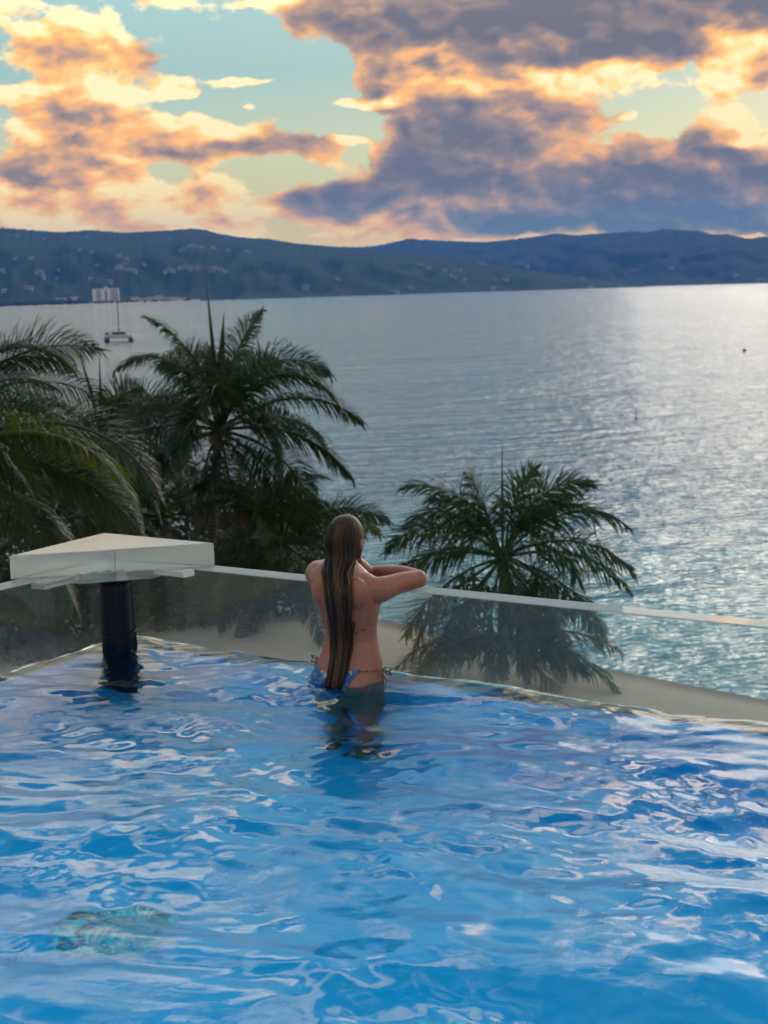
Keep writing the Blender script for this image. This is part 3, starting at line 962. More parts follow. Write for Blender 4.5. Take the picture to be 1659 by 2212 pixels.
# small feathery palm to the right of the woman
F = [(175, 60, 3.3, 112), (150, 64, 2.9, 84), (186, 44, 3.6, 100), (200, 22, 3.7, 84), (176, 12, 3.8, 70), (210, -8, 3.6, 60), (60, 76, 2.9, 60), (166, 72, 3.7, 96), (14, 74, 3.5, 96), (120, 78, 2.6, 50),
     (20, 68, 2.8, 80), (8, 60, 3.5, 108), (-6, 48, 3.9, 92), (-12, 26, 3.9, 84), (4, 10, 3.9, 70), (-28, -12, 3.7, 58), (-40, -36, 3.6, 40), (335, -52, 3.7, 24),
     (225, -40, 3.4, 40), (250, -58, 3.2, 26), (270, 30, 3.3, 110), (290, 6, 3.3, 84), (310, 30, 3.4, 100), (110, 20, 3.4, 80), (60, 36, 3.4, 90), (130, 40, 3.5, 95), (275, -30, 3.2, 50),
     (200, -50, 3.6, 22), (350, -56, 3.7, 20), (180, -30, 3.6, 40), (10, -26, 3.8, 42), (285, -68, 3.3, 10)]
palm(at(1086, 1195, 40), foot_at(1085, 40.3), 'small feathery palm with a thin upright spear, right of the woman', F, m_royal, [(0.03, 0, 2.95, 0.045)], 0.98, 74, 0.044, True, 0.13, seed=41, start=.2, hang=1.0, dead=(17,))

F = ring(np.random.default_rng(77), 11, 44, -20, 2.8, 80, 50, 15) + [(0, 14, 3.4, 60), (180, 10, 3.1, 60), (345, -2, 3.5, 50), (195, -4, 3.2, 46)]
palm(at(1088, 1372, 39.2), foot_at(1086, 39.6), 'low bushy palm at the foot of the small feathery palm, seen through the clear wall', F, m_royal, None, 0.95, 64, 0.040, True, 0.10, seed=43, start=.15, hang=1.0, dead=(10,))

# sea-grape bushes under the palms
m_grape = leaf_mat('sea_grape_leaf', (0.006, 0.016, 0.006), (0.030, 0.050, 0.012), (0.05, 0.08, 0.006))


def shrub(c, rx, ry, h, label, seed):
    rs = np.random.default_rng(seed)
    root = tag(empty('beach_shrub', c), label, 'shrub', 'bushes under the palms')
    b = MB(); tone = []
    for i in range(2600):
        d = rs.normal(0, 1, 3); d /= np.linalg.norm(d)
        d[2] = abs(d[2])
        r = 0.55 + 0.45 * rs.random() ** 0.4
        lump = 1 + 0.22 * math.sin(d[0] * 5 + seed) * math.sin(d[1] * 4 + 1.3 * seed)
        P = np.array([d[0] * rx, d[1] * ry, d[2] * h]) * r * lump
        n_ = d + rs.normal(0, 0.55, 3); n_ /= np.linalg.norm(n_)
        t_ = np.cross(n_, rs.normal(0, 1, 3)); t_ /= np.linalg.norm(t_)
        u_ = np.cross(n_, t_)
        s_ = rs.uniform(0.07, 0.13)
        b.raw([P - t_ * s_, P - u_ * s_ * .8, P + t_ * s_, P + u_ * s_ * .8], [(0, 1, 2, 3)])
        tone += [min(1, max(0, rs.normal(.35, .25)))] * 4
    me = mesh_np('foliage', b.v, b.f)
    a_ = me.attributes.new('tone', 'FLOAT', 'POINT'); a_.data.foreach_set('value', tone)
    link('foliage', me, root, m_grape)
    b = MB()
    for i in range(5):
        a = i * 1.26
        b.tube([(0, 0, -.1), (rx * .25 * math.cos(a), ry * .25 * math.sin(a), h * .4), (rx * .5 * math.cos(a), ry * .5 * math.sin(a), h * .75)], [.06, .045, .02], 6)
    b.build('stem', m_bark, root)


for (px, Y, rx, ry, h, lab, sd) in ((60, 50, 3.2, 2.0, 3.4, 'dark round bush low on the far left behind the pool wall', 51), (300, 52, 3.0, 2.0, 3.0, 'dark bush behind the navy corner column', 52),
                                    (560, 55, 2.8, 1.8, 2.8, 'dark bush behind the pool wall just left of the woman', 53), (400, 60, 4.0, 2.0, 4.2, 'large dark bush behind the trunk of the tall palm', 54),
                                    (170, 58, 3.6, 2.0, 4.4, 'large dark bush farther back on the left beach', 55),
                                    (-30, 43.5, 2.6, 1.6, 3.0, 'dark bush at the very left edge behind the left pool wall', 56), (120, 45.0, 2.4, 1.5, 2.6, 'low dark bush seen through the left pool wall beside the column', 57),
                                    (345, 47.5, 2.0, 1.4, 2.3, 'low dark bush seen through the pool wall just right of the column', 58), (585, 49, 1.7, 1.2, 2.2, 'small dark bush seen through the pool wall at the woman\'s left elbow', 59)):
    shrub(foot_at(px, Y), rx, ry, h, lab, sd)

# ------------------------------------------------------------------ pool
CN = Vector((-1.336, 7.539, 0))                  # inner corner of the clear walls
DV = Vector((0.8365, -0.548, 0))                 # along the right wall
NV = Vector((0.548, 0.8365, 0))                  # outward from the right wall
WALL_H, WALL_T, FLOOR_Z = 0.40, 0.12, -0.86
LW = -0.06                                       # inner face of the left wall
LX, LY = 7.0, 4.9


def loc2(a, b, z=0.0):
    """pool frame: a along the right wall, b back from it"""
    q = CN + DV * a - NV * b
    return Vector((q.x, q.y, z))


def pbox(b, a0, a1, b0, b1, z0, z1):
    vs = [loc2(a, q, z) for z in (z0, z1) for q in (b0, b1) for a in (a0, a1)]
    b.raw(vs, [(0, 1, 3, 2), (4, 6, 7, 5), (0, 4, 5, 1), (2, 3, 7, 6), (0, 2, 6, 4), (1, 5, 7, 3)])


m_pool, g, p, out = material('blue_pool_plaster')
tcn = g.new('ShaderNodeTexCoord').outputs['Object']
n = g.noise(tcn, 2.5, 5, 0.6); n2 = g.noise(tcn, 60.0, 2, 0.5)
g.put(p.inputs['Base Color'], g.mix(g.mad(n2, 0.35, g.mul(n, 0.65)), (0.001, 0.40, 0.74), (0.002, 0.56, 0.94)))
p.inputs['Roughness'].default_value = 0.5
m_deckp = simple('stone_deck', (0.33, 0.31, 0.28), 0.8, 0.2, 4)

b = MB(); pbox(b, -0.18, LX, -0.12, LY, FLOOR_Z - 0.2, FLOOR_Z)
tag(b.build('pool_floor', m_pool), 'deep blue floor of the pool', kind='structure')
b = MB()
pbox(b, -0.18, LX, -0.12, -0.002, FLOOR_Z, -0.07); pbox(b, -0.18, LW - 0.002, 0, LY, FLOOR_Z, -0.07)
pbox(b, LX, LX + 0.25, -0.12, LY, FLOOR_Z - 0.2, 0.10); pbox(b, -0.18, LX + 0.25, LY, LY + 0.25, FLOOR_Z - 0.2, 0.10)
tag(b.build('pool_sides', m_pool), 'blue plastered sides of the pool under water', kind='structure')
b = MB(); pbox(b, -0.9, LX + 3.5, LY + 0.25, LY + 5.0, -0.2, 0.12); pbox(b, LX + 0.25, LX + 3.5, -0.12, LY + 0.25, -0.2, 0.12)
tag(b.build('pool_deck', m_deckp), 'stone deck behind the pool', kind='structure')
m_conc = simple('rendered_wall', (0.45, 0.43, 0.39), 0.9, 0.15, 1.5)
b = MB(); pbox(b, -0.10, LX + 3.4, -0.10, LY + 4.9, SEA_Z, FLOOR_Z - 0.21)
tag(b.build('building', m_conc), 'rendered building block carrying the pool', 'building')

# clear acrylic walls
m_acr, g, p, out = material('clear_acrylic')
tcn = g.new('ShaderNodeTexCoord').outputs['Object']
gl = p
gl.inputs['Transmission Weight'].default_value = 1.0
gl.inputs['IOR'].default_value = 1.46
gl.inputs['Base Color'].default_value = (0.93, 0.95, 0.93, 1)
gl.inputs['Roughness'].default_value = 0.012
df = g.new('ShaderNodeBsdfDiffuse'); df.inputs['Color'].default_value = (0.70, 0.70, 0.67, 1)
tl = g.new('ShaderNodeBsdfTranslucent'); tl.inputs['Color'].default_value = (0.62, 0.60, 0.54, 1)
ad = g.new('ShaderNodeMixShader'); ad.inputs[0].default_value = 0.5
g.nt.links.new(df.outputs[0], ad.inputs[1]); g.nt.links.new(tl.outputs[0], ad.inputs[2])
zz = g.xyz(tcn)[2]
film = g.noise(g.v('MULTIPLY', tcn, (5, 5, 1.2)), 1.6, 5, 0.65)
spots = g.smooth(g.noise(tcn, 55.0, 2, 0.5), 0.70, 0.80, 0.0, 0.35)
fac = g.add(g.mul(g.smooth(zz, 0.12, 0.0), g.mad(film, 0.16, 0.0)), g.mad(film, 0.07, 0.0))
fac = g.add(g.add(fac, g.mul(spots, 0.30)), g.smooth(zz, 0.390, 0.398, 0.0, 0.65))      # more of the diffuse mix on the top edge
mx = g.new('ShaderNodeMixShader'); g.put(mx.inputs[0], fac)
g.nt.links.new(gl.outputs[0], mx.inputs[1]); g.nt.links.new(ad.outputs[0], mx.inputs[2]); g.nt.links.new(mx.outputs[0], out.inputs[0])

GL = [(0.0, LX)]
b = MB(); pbox(b, LW - WALL_T, LX, -WALL_T, 0.0, -0.068, WALL_H)
o = b.build('glass_wall', m_acr, bevel=0.004)
tag(o, 'long clear acrylic pool wall the woman leans on, running right from the corner', 'pool wall')
b = MB(); pbox(b, LW - WALL_T, LW, 0.002, LY, -0.068, WALL_H)
o = b.build('glass_wall', m_acr, bevel=0.004)
tag(o, 'clear acrylic pool wall running left from the corner column', 'pool wall')

m_edging = simple('black_edging', (0.012, 0.013, 0.016), 0.4, 0.2, 10)  # made-up black strips, added to draw the dark meniscus line at the waterline
b = MB(); pbox(b, LW + 0.012, LX, 0.001, 0.010, -0.10, -0.002)
tag(b.build('added_edging', m_edging), 'added thin black seal along the waterline of the right clear wall', 'edging')
b = MB(); pbox(b, LW + 0.001, LW + 0.010, 0.012, LY, -0.10, -0.020)
tag(b.build('added_edging', m_edging), 'added thin black seal along the waterline of the left clear wall', 'edging')

# frosted triangular shelf capping the corner
m_frost, g, p, out = material('frosted_acrylic')
tcn = g.new('ShaderNodeTexCoord').outputs['Object']
n = g.noise(tcn, 6.0, 5, 0.65); n2 = g.noise(g.v('MULTIPLY', tcn, (1, 1, 0.6)), 60.0, 3, 0.6)
g.put(p.inputs['Base Color'], g.mix(n, (0.66, 0.69, 0.66), (0.84, 0.85, 0.81)))
g.put(p.inputs['Roughness'], g.mad(n, 0.16, 0.10))
p.inputs['Transmission Weight'].default_value = 0.72
p.inputs['IOR'].default_value = 1.45
p.inputs['Subsurface Weight'].default_value = 0.0
bmp = g.new('ShaderNodeBump'); g.put(bmp.inputs['Height'], g.add(n2, g.mul(n, 0.6))); bmp.inputs['Strength'].default_value = 0.05; bmp.inputs['Distance'].default_value = 0.002
g.put(p.inputs['Normal'], bmp.outputs[0])
m_stain = simple('rust_stain', (0.24, 0.17, 0.09), 0.8, 0.4, 40)

APX = (-0.26, -0.116)

SH = tag(empty('corner_shelf', loc2(*APX, WALL_H)), 'frosted triangular slab resting on the corner of the clear walls', 'shelf')


def in_shelf(name, polys, mat, bevel=0.004):
    b = MB()
    for poly, z0, z1 in polys:
        b.prism([tuple((loc2(a, q) - loc2(*APX)).xy) for a, q in poly], z0 - WALL_H, z1 - WALL_H)
    o = b.build(name, mat, SH, bevel=bevel)
    return o


in_shelf('slab', [([APX, (-0.20, 0.61), (0.50, -0.105)], WALL_H + 0.001, WALL_H + 0.118)], m_frost)
in_shelf('bracket', [([(LW + 0.003, 0.030), (LW + 0.003, 0.350), (0.0, 0.345), (0.232, 0.070), (0.236, 0.012), (0.0, 0.012)], WALL_H - 0.055, WALL_H - 0.001)], m_frost)
in_shelf('strip', [([(LW + 0.003, 0.36), (LW + 0.003, 0.615), (0.020, 0.60), (0.020, 0.36)], WALL_H - 0.034, WALL_H - 0.001)], m_frost)
in_shelf('strip', [([(0.245, 0.006), (0.46, 0.006), (0.445, 0.075), (0.245, 0.075)], WALL_H - 0.034, WALL_H - 0.001)], m_frost)
b = MB()
st = []
for i in range(15):
    u = i / 14
    q = loc2(-0.02 + 0.22 * u, 0.345 - 0.26 * u, WALL_H - 0.002) - loc2(*APX, WALL_H)
    st.append(q + Vector((-0.010, -0.012, 0.004 * math.sin(i * 2.1))))
b.tube(st, [0.001, 0.003, 0.002, 0.004, 0.006, 0.008, 0.005, 0.009, 0.006, 0.007, 0.003, 0.005, 0.002, 0.003, 0.001], 6)
b.build('glue_line', m_stain, SH, True)
b = MB()
q0 = loc2(0.157, 0.248) - loc2(*APX)
for k in range(3):
    q = q0 + Vector((-0.004 + 0.002 * k, -0.005, 0.004 + k * 0.036))
    b.tube([q, q + Vector((0.003, -0.001, 0.034))], [0.0022, 0.0014], 5)
b.build('seam', m_stain, SH)

# dark wrapped column under the shelf
m_wrap, g, p, out = material('navy_wrap')
tcn = g.new('ShaderNodeTexCoord').outputs['Object']
n = g.noise(g.v('MULTIPLY', tcn, (9, 9, 1.5)), 2.0, 4, 0.6)
g.put(p.inputs['Base Color'], g.mix(n, (0.002, 0.003, 0.008), (0.006, 0.008, 0.020)))
p.inputs['Specular IOR Level'].default_value = 0.2
p.inputs['Roughness'].default_value = 0.5
cc = loc2(0.035, 0.125)
col = tag(empty('corner_column', (cc.x, cc.y, 0)), 'dark navy wrapped column standing in the water under the corner shelf', 'column')
rings = []
NC = 40
for i in range(26):
    z = FLOOR_Z + (WALL_H - 0.073 - FLOOR_Z) * i / 25
    ring_ = []
    for k in range(NC):
        a = 2 * math.pi * k / NC
        sq = 1.0 / max(abs(math.cos(a + .5)), abs(math.sin(a + .5))) ** 0.45
        r = 0.074 * sq * (1 + 0.035 * math.sin(a * 7 + z * 1.3) + 0.02 * math.sin(a * 13 + z * 3.1) + 0.012 * math.sin(z * 15))
        r *= 1.04 - 0.10 * z
        ring_.append((math.cos(a) * r, math.sin(a) * r, z))
    rings.append(ring_)
b = MB(); b.loft(rings); b.build('wrap', m_wrap, col, True)
b = MB(); b.tube([(0.087 * math.cos(a), 0.087 * math.sin(a), 0.055 + 0.012 * math.cos(a * 2)) for a in [2 * math.pi * i / 24 for i in range(25)]], 0.006, 6, False)
b.build('fold', m_wrap, col, True)

# underwater lamps on the floor (unlit)
m_lens = simple('lamp_lens', (0.004, 0.56, 0.74), 0.35, 0.2, 20)
m_rim = simple('lamp_rim', (0.010, 0.62, 0.76), 0.4, 0.1, 10)


def pool_lamp(x, y, r, label):
    t = tag(empty('pool_light', (x, y, FLOOR_Z)), label, 'pool light')
    b = MB(); b.ball((0, 0, 0.0), (r * 0.86, r * 0.86, 0.07), 28, 8); b.build('lens', m_lens, t, True)
    b = MB(); b.tube([(r * math.cos(a), r * math.sin(a), 0.016) for a in [2 * math.pi * i / 32 for i in range(33)]], 0.022, 8, False); b.build('rim', m_rim, t, True)
    b = MB()
    for k in range(7):
        xx = (k - 3) * r * 0.2
        w = math.sqrt(max(0, (r * .8) ** 2 - xx * xx))
        b.box(xx - .006, xx + .006, -w, w, 0.062, 0.078)
    b.build('grille', m_rim, t)


pool_lamp(-0.94, 4.80, 0.17, 'round pale green underwater lamp on the floor at lower left')
pool_lamp(0.10, 4.02, 0.15, 'pale green underwater lamp at the bottom edge of the picture')

# water surface: a sum of wave trains with sharpened crests
N1, N2 = 460, 330
ga = np.linspace(LW - 0.004, LX + 0.01, N1); gb = np.linspace(-0.004, LY + 0.01, N2)
A, B = np.meshgrid(ga, gb, indexing='ij')
WX = CN.x + DV.x * A - NV.x * B; WY = CN.y + DV.y * A - NV.y * B
wr = np.random.default_rng(42)


def waves(X, Y, n, lmin, lmax, amp, dir0=None, spread=math.pi, sharp=0.0):
    h = np.zeros_like(X)
    for _ in range(n):
        lam = math.exp(wr.uniform(math.log(lmin), math.log(lmax)))
        th = wr.uniform(0, 2 * math.pi) if dir0 is None else dir0 + wr.normal(0, spread)
        ph = wr.uniform(0, 2 * math.pi)
        k = 2 * math.pi / lam
        s = np.sin(k * (X * math.cos(th) + Y * math.sin(th)) + ph)
        if sharp:
            s = (1 - sharp) * s + sharp * (2 * (1 - np.abs(s)) ** 1.0 - 0.75)
        h += s * (lam / lmax) * wr.uniform(0.5, 1.0)
    return h * amp / math.sqrt(n)


w1x = waves(WX, WY, 6, 0.9, 2.0, 0.14); w1y = waves(WX, WY, 6, 0.9, 2.0, 0.14)
XX, YY = WX + w1x, WY + w1y
Hs = waves(XX, YY, 8, 0.8, 1.7, 0.026, dir0=R(78), spread=0.5)
Hs += waves(XX, YY, 14, 0.30, 0.75, 0.0190, dir0=R(84), spread=0.50, sharp=0.30)
Hs += waves(XX, YY, 12, 0.28, 0.6, 0.0060)
Hs += waves(XX, YY, 22, 0.12, 0.28, 0.0050, dir0=R(86), spread=0.7, sharp=0.25)
pm = 1 / (1 + np.exp(-(waves(WX, WY, 8, 0.9, 2.2, 1.0) * 3.0)))
Hs += waves(XX, YY, 34, 0.05, 0.13, 0.0020, dir0=R(86), spread=0.9) * (0.15 + 1.2 * pm)
# ripples die out a little against the walls
wv_ = np.stack([WX, WY, Hs], -1).reshape(-1, 3)
idx = np.arange(N1 * N2).reshape(N1, N2)
quads = np.stack([idx[:-1, :-1], idx[:-1, 1:], idx[1:, 1:], idx[1:, :-1]], -1).reshape(-1, 4)
me = bpy.data.meshes.new('pool_water')
me.vertices.add(len(wv_)); me.vertices.foreach_set('co', wv_.astype(np.float32).ravel())
me.loops.add(quads.size); me.loops.foreach_set('vertex_index', quads.ravel().astype(np.int32))
me.polygons.add(len(quads)); me.polygons.foreach_set('loop_start', np.arange(0, quads.size, 4, dtype=np.int32))
me.polygons.foreach_set('use_smooth', np.ones(len(quads), dtype=bool))
at_ = me.attributes.new('chop', 'FLOAT', 'POINT'); at_.data.foreach_set('value', pm.astype(np.float32).ravel())
me.update(calc_edges=True)
m_water, g, p, out = material('pool_water')
p.inputs['Base Color'].default_value = (0.20, 0.82, 1.0, 1)
p.inputs['Transmission Weight'].default_value = 1.0
p.inputs['IOR'].default_value = 1.26
p.inputs['Roughness'].default_value = 0.0
tcn = g.new('ShaderNodeTexCoord').outputs['Object']
chop = g.new('ShaderNodeAttribute', attribute_name='chop').outputs['Fac']
f1 = g.noise(g.v('MULTIPLY', tcn, (0.7, 1.2, 1)), 26.0, 4, 0.6, 0.7)
f2 = g.noise(tcn, 70.0, 2, 0.5, 0.4)
pat = g.smooth(g.noise(tcn, 1.6, 3, 0.6), 0.42, 0.68)
bmp = g.new('ShaderNodeBump')
g.put(bmp.inputs['Height'], g.mad(f1, 1.0, g.mul(f2, 0.22)))
g.put(bmp.inputs['Strength'], g.mad(pat, 0.24, 0.02))
bmp.inputs['Distance'].default_value = 0.012
g.put(p.inputs['Normal'], bmp.outputs[0])
tag(link('pool_water', me, None, m_water), 'rippling blue pool water reflecting the evening sky', kind='structure')

# ------------------------------------------------------------------ the woman
FA = R(30)                                        # the way she faces, right of straight ahead
FV = Vector((math.sin(FA), math.cos(FA), 0)); RV = Vector((math.cos(FA), -math.sin(FA), 0)); ZV = Vector((0, 0, 1))


def ell(c, w, d, n=28, back=0.0, tilt=0.0):
    """body cross-section: half width w to her sides, half depth d, a spine groove at the back"""
    c = Vector(c)
    out = []
    for k in range(n):
        a = 2 * math.pi * k / n
        x, y = math.cos(a), math.sin(a)
        # squarish ellipse
        e = 1.0 / (abs(x) ** 2.5 + abs(y) ** 2.5) ** (1 / 2.5)
        yy = y * e * d
        if y < 0 and back:
            yy += back * math.exp(-(x * e * w / 0.022) ** 2) - back * 0.6 * math.exp(-((abs(x * e * w) - 0.05) / 0.03) ** 2)
        out.append(c + RV * (x * e * w) + FV * yy - ZV * (tilt * x * e * w))
    return out


def limb(b, pts, rad, n=16, sub=4):
    """smooth tapered limb through joints (Catmull-Rom)"""
    P = [Vector(p) for p in pts]
    pp, rr = [], []
    for i in range(len(P) - 1):
        p0, p1, p2, p3 = P[max(i - 1, 0)], P[i], P[i + 1], P[min(i + 2, len(P) - 1)]
        for k in range(sub):
            t = k / sub
            pp.append(0.5 * ((2 * p1) + (p2 - p0) * t + (2 * p0 - 5 * p1 + 4 * p2 - p3) * t * t + (3 * p1 - p0 - 3 * p2 + p3) * t ** 3))
            rr.append(rad[i] + (rad[i + 1] - rad[i]) * (t * t * (3 - 2 * t)))
    pp.append(P[-1]); rr.append(rad[-1])
    b.tube(pp, rr, n)
    for q, r in ((pp[0], rr[0]), (pp[-1], rr[-1])):
        b.ball(q, r * 0.985, n, 8)


PX, PY = -0.172, 6.545                            # pelvis above the waterline


def bp_(x, y, z):
    """body frame: x to her right, y forward, z up from the water"""
    return Vector((PX, PY, z)) + RV * x + FV * y


body = MB()
SEC = [  # z, x shift, y shift, half width, half depth, groove
    (-0.20, 0.0, 0.010, 0.158, 0.108, 0), (-0.13, 0.0, 0.0, 0.170, 0.118, .004), (-0.05, 0.0, -0.012, 0.174, 0.124, .010), (0.02, 0.0, -0.012, 0.170, 0.120, .012), (0.085, 0.0, -0.004, 0.157, 0.106, .010),
    (0.14, 0.004, 0.004, 0.138, 0.092, .008), (0.20, 0.004, 0.012, 0.122, 0.082, .008), (0.26, 0.0, 0.014, 0.125, 0.084, .008), (0.33, -0.008, 0.012, 0.148, 0.092, .008),
    (0.40, -0.016, 0.008, 0.166, 0.100, .008), (0.455, -0.022, 0.008, 0.172, 0.100, .008), (0.49, -0.030, 0.012, 0.150, 0.088, .006), (0.52, -0.034, 0.020, 0.112, 0.074, .004), (0.545, -0.037, 0.030, 0.066, 0.058, .0)]
body.loft([ell(bp_(x, y, z), w, d, 32, gv, 0.16 * max(0, min(1, (z - 0.30) / 0.2))) for z, x, y, w, d, gv in SEC])
# bust, facing the wall
for s in (-1, 1):
    body.ball(bp_(s * 0.066 - 0.012, 0.098, 0.36), (0.054, 0.054, 0.056))
# buttocks
for s in (-1, 1):
    body.ball(bp_(s * 0.078, -0.082, -0.015), (0.084, 0.076, 0.098), 16, 12)
# neck and head
HC = bp_(-0.046, 0.074, 0.630)
limb(body, [bp_(-0.034, 0.026, 0.48), bp_(-0.040, 0.040, 0.54), bp_(-0.045, 0.060, 0.60)], [0.062, 0.052, 0.050])
hb_ = MB()
hr = []
for i in range(19):
    t = math.pi * (0.02 + 0.96 * i / 18)
    z = -math.cos(t)
    w = 0.074 * math.sin(t) ** 0.82 * (1 - 0.20 * max(0, -z) ** 1.5)
    d = 0.094 * math.sin(t) ** 0.82 * (1 - 0.10 * max(0, -z))
    ring_ = []
    for k in range(24):
        a = 2 * math.pi * k / 24
        ring_.append(HC + RV * (w * math.cos(a)) + FV * (d * math.sin(a) + 0.020 * max(0, -z)) + ZV * (z * 0.116))
    hr.append(ring_)
body.loft(hr)
# face: nose, brow, lips, chin, ears
fw = HC + FV * 0.090
body.ball(fw + ZV * -0.018 + FV * 0.008, (0.013, 0.018, 0.022), 10, 8)
body.ball(fw + ZV * 0.028 + FV * -0.006, (0.042, 0.014, 0.012), 12, 6)
body.ball(fw + ZV * -0.058 + FV * 0.004, (0.024, 0.012, 0.010), 12, 6)
body.ball(fw + ZV * -0.088 + FV * -0.004, (0.024, 0.020, 0.020), 12, 6)
for s in (-1, 1):
    body.ball(HC + RV * (s * 0.076) + ZV * -0.012 + FV * 0.002, (0.011, 0.019, 0.030), 10, 8)
# right arm: out along the wall top, elbow at the right, forearm folded back in front of her face
RAIL = WALL_H + 0.002


def on_rail(a, q, z):
    p = loc2(a, q); p.z = RAIL + z
    return p


elbR = on_rail(1.745, -0.045, 0.047)
shR = bp_(0.132, 0.026, 0.424)
wrR = on_rail(1.505, -0.065, 0.060)
knR = on_rail(1.438, -0.062, 0.066)
midR = shR.lerp(elbR, 0.5) + ZV * 0.004
limb(body, [bp_(0.066, 0.020, 0.442), shR, midR, elbR], [0.066, 0.062, 0.049, 0.040])
limb(body, [elbR, elbR.lerp(wrR, 0.38) + ZV * 0.008, wrR], [0.041, 0.040, 0.026])
# left arm: forward over the wall, elbow hidden beyond her head, forearm across to the other hand
shL = bp_(-0.176, 0.030, 0.478)
elbL = on_rail(1.215, -0.115, 0.050)
wrL = on_rail(1.392, -0.040, 0.092)
limb(body, [bp_(-0.100, 0.022, 0.480), shL, shL.lerp(elbL, 0.5) + ZV * 0.004, elbL], [0.064, 0.061, 0.048, 0.040])
limb(body, [elbL, elbL.lerp(wrL, 0.4) + ZV * 0.008, wrL], [0.041, 0.039, 0.026])
# elbow point and deltoid
body.ball(elbR + DV * 0.010 + ZV * -0.010, (0.031, 0.031, 0.029), 12, 8)
body.ball(elbR.lerp(wrR, 0.16) + ZV * 0.014, (0.034, 0.034, 0.030), 12, 8)
body.ball(shR.lerp(elbR, 0.16) + ZV * -0.004 - FV * 0.006, (0.058, 0.058, 0.054), 14, 10)
# shoulder blades
for s in (-1, 1):
    body.ball(bp_(s * 0.094 - 0.012, -0.050, 0.418), (0.048, 0.046, 0.074), 14, 10)


def hand(b, wrist, direction, down, thumb_side, curl=1.0):
    """palm and five separate bent fingers"""
    d = Vector(direction).normalized(); dn = (Vector(down) - d * Vector(down).dot(d)).normalized()
    sd = d.cross(dn).normalized() * thumb_side
    palm = []
    for t, w, h in ((0.0, 0.026, 0.019), (0.03, 0.033, 0.018), (0.065, 0.039, 0.016), (0.088, 0.038, 0.013)):
        c = Vector(wrist) + d * t
        palm.append([c + sd * (w * math.cos(2 * math.pi * k / 14)) + dn * (h * math.sin(2 * math.pi * k / 14)) for k in range(14)])
    b.loft(palm)
    for k, (off, ln) in enumerate(((0.029, 0.066), (0.0095, 0.074), (-0.0105, 0.069), (-0.029, 0.054))):
        p0 = Vector(wrist) + d * 0.078 + sd * off
        a = R(22) * curl
        pts = [p0]
        for sl in (0.46, 0.31, 0.23):
            pts.append(pts[-1] + (d * math.cos(a) + dn * math.sin(a) + sd * off * 0.8) * ln * sl)
            a += R(38) * curl
        b.tube(pts, [0.0092, 0.0088, 0.0080, 0.0066], 8)
        for q, r in zip(pts, (0.0092, 0.0092, 0.0083, 0.0067)):
            b.ball(q, r, 8, 6)
    t0 = Vector(wrist) + d * 0.028 + sd * 0.026
    tp = [t0, t0 + d * 0.026 + sd * 0.018 + dn * 0.010, t0 + d * 0.052 + sd * 0.020 + dn * 0.020, t0 + d * 0.074 + sd * 0.014 + dn * 0.026]
    b.tube(tp, [0.0125, 0.0110, 0.0096, 0.0076], 8)
    for q, r in zip(tp, (0.0120, 0.0108, 0.0094, 0.0077)):
        b.ball(q, r, 8, 6)


limb(body, [wrR.lerp(elbR, .1), wrR], [0.027, 0.025])
hand(body, wrR, (knR - wrR), (0, 0, -1), 1, 0.4)
hand(body, wrL, DV + ZV * 0.16 - NV * 0.30, (-0.45, -0.8, -1), 1, 1.05)
# legs down to the floor
for s in (-1, 1):
    limb(body, [bp_(s * 0.086, -0.010, -0.10), bp_(s * 0.086, -0.006, -0.24), bp_(s * 0.078, 0.006, -0.46), bp_(s * 0.074, -0.010, -0.60), bp_(s * 0.072, -0.006, -0.80)],
         [0.094, 0.084, 0.054, 0.050, 0.034])
    foot = [bp_(s * 0.072, -0.04, -0.822), bp_(s * 0.074, 0.03, -0.822), bp_(s * 0.080, 0.10, -0.836), bp_(s * 0.084, 0.155, -0.846)]
    limb(body, foot, [0.034, 0.036, 0.028, 0.016])

raw = bpy.data.objects.new('raw_body', mesh_np('raw_body', body.v, body.f))
scene.collection.objects.link(raw)
rm = raw.modifiers.new('fuse', 'REMESH'); rm.mode = 'VOXEL'; rm.voxel_size = 0.0052; rm.use_smooth_shade = True
sm = raw.modifiers.new('soften', 'SMOOTH'); sm.factor = 0.5; sm.iterations = 7
dg = bpy.context.evaluated_depsgraph_get()
bme = bpy.data.meshes.new_from_object(raw.evaluated_get(dg))
bpy.data.objects.remove(raw)
bme.name = 'person'
bme.polygons.foreach_set('use_smooth', [True] * len(bme.polygons))

m_skin, g, p, out = material('tanned_wet_skin')
tcn = g.new('ShaderNodeTexCoord').outputs['Object']
n = g.noise(tcn, 9.0, 4, 0.6); n2 = g.noise(tcn, 130.0, 2, 0.6)
g.put(p.inputs['Base Color'], g.mix(g.mad(n2, 0.25, g.mul(n, 0.75)), (0.25, 0.078, 0.046), (0.36, 0.130, 0.076)))
g.put(p.inputs['Roughness'], g.mad(n2, 0.2, 0.30))
p.inputs['Subsurface Weight'].default_value = 0.15
p.inputs['Subsurface Radius'].default_value = (0.9, 0.35, 0.2)
p.inputs['Subsurface Scale'].default_value = 0.012
bmp = g.new('ShaderNodeBump'); g.put(bmp.inputs['Height'], g.mad(n2, 0.5, g.noise(tcn, 30, 3, .6))); bmp.inputs['Strength'].default_value = 0.12; bmp.inputs['Distance'].default_value = 0.004
g.put(p.inputs['Normal'], bmp.outputs[0])
person = tag(link('person', bme, None, m_skin), 'woman with very long wet hair in a blue bikini, leaning on the pool wall', 'person')
bvh = BVHTree.FromPolygons([v.co.copy() for v in bme.vertices], [tuple(q.vertices) for q in bme.polygons])


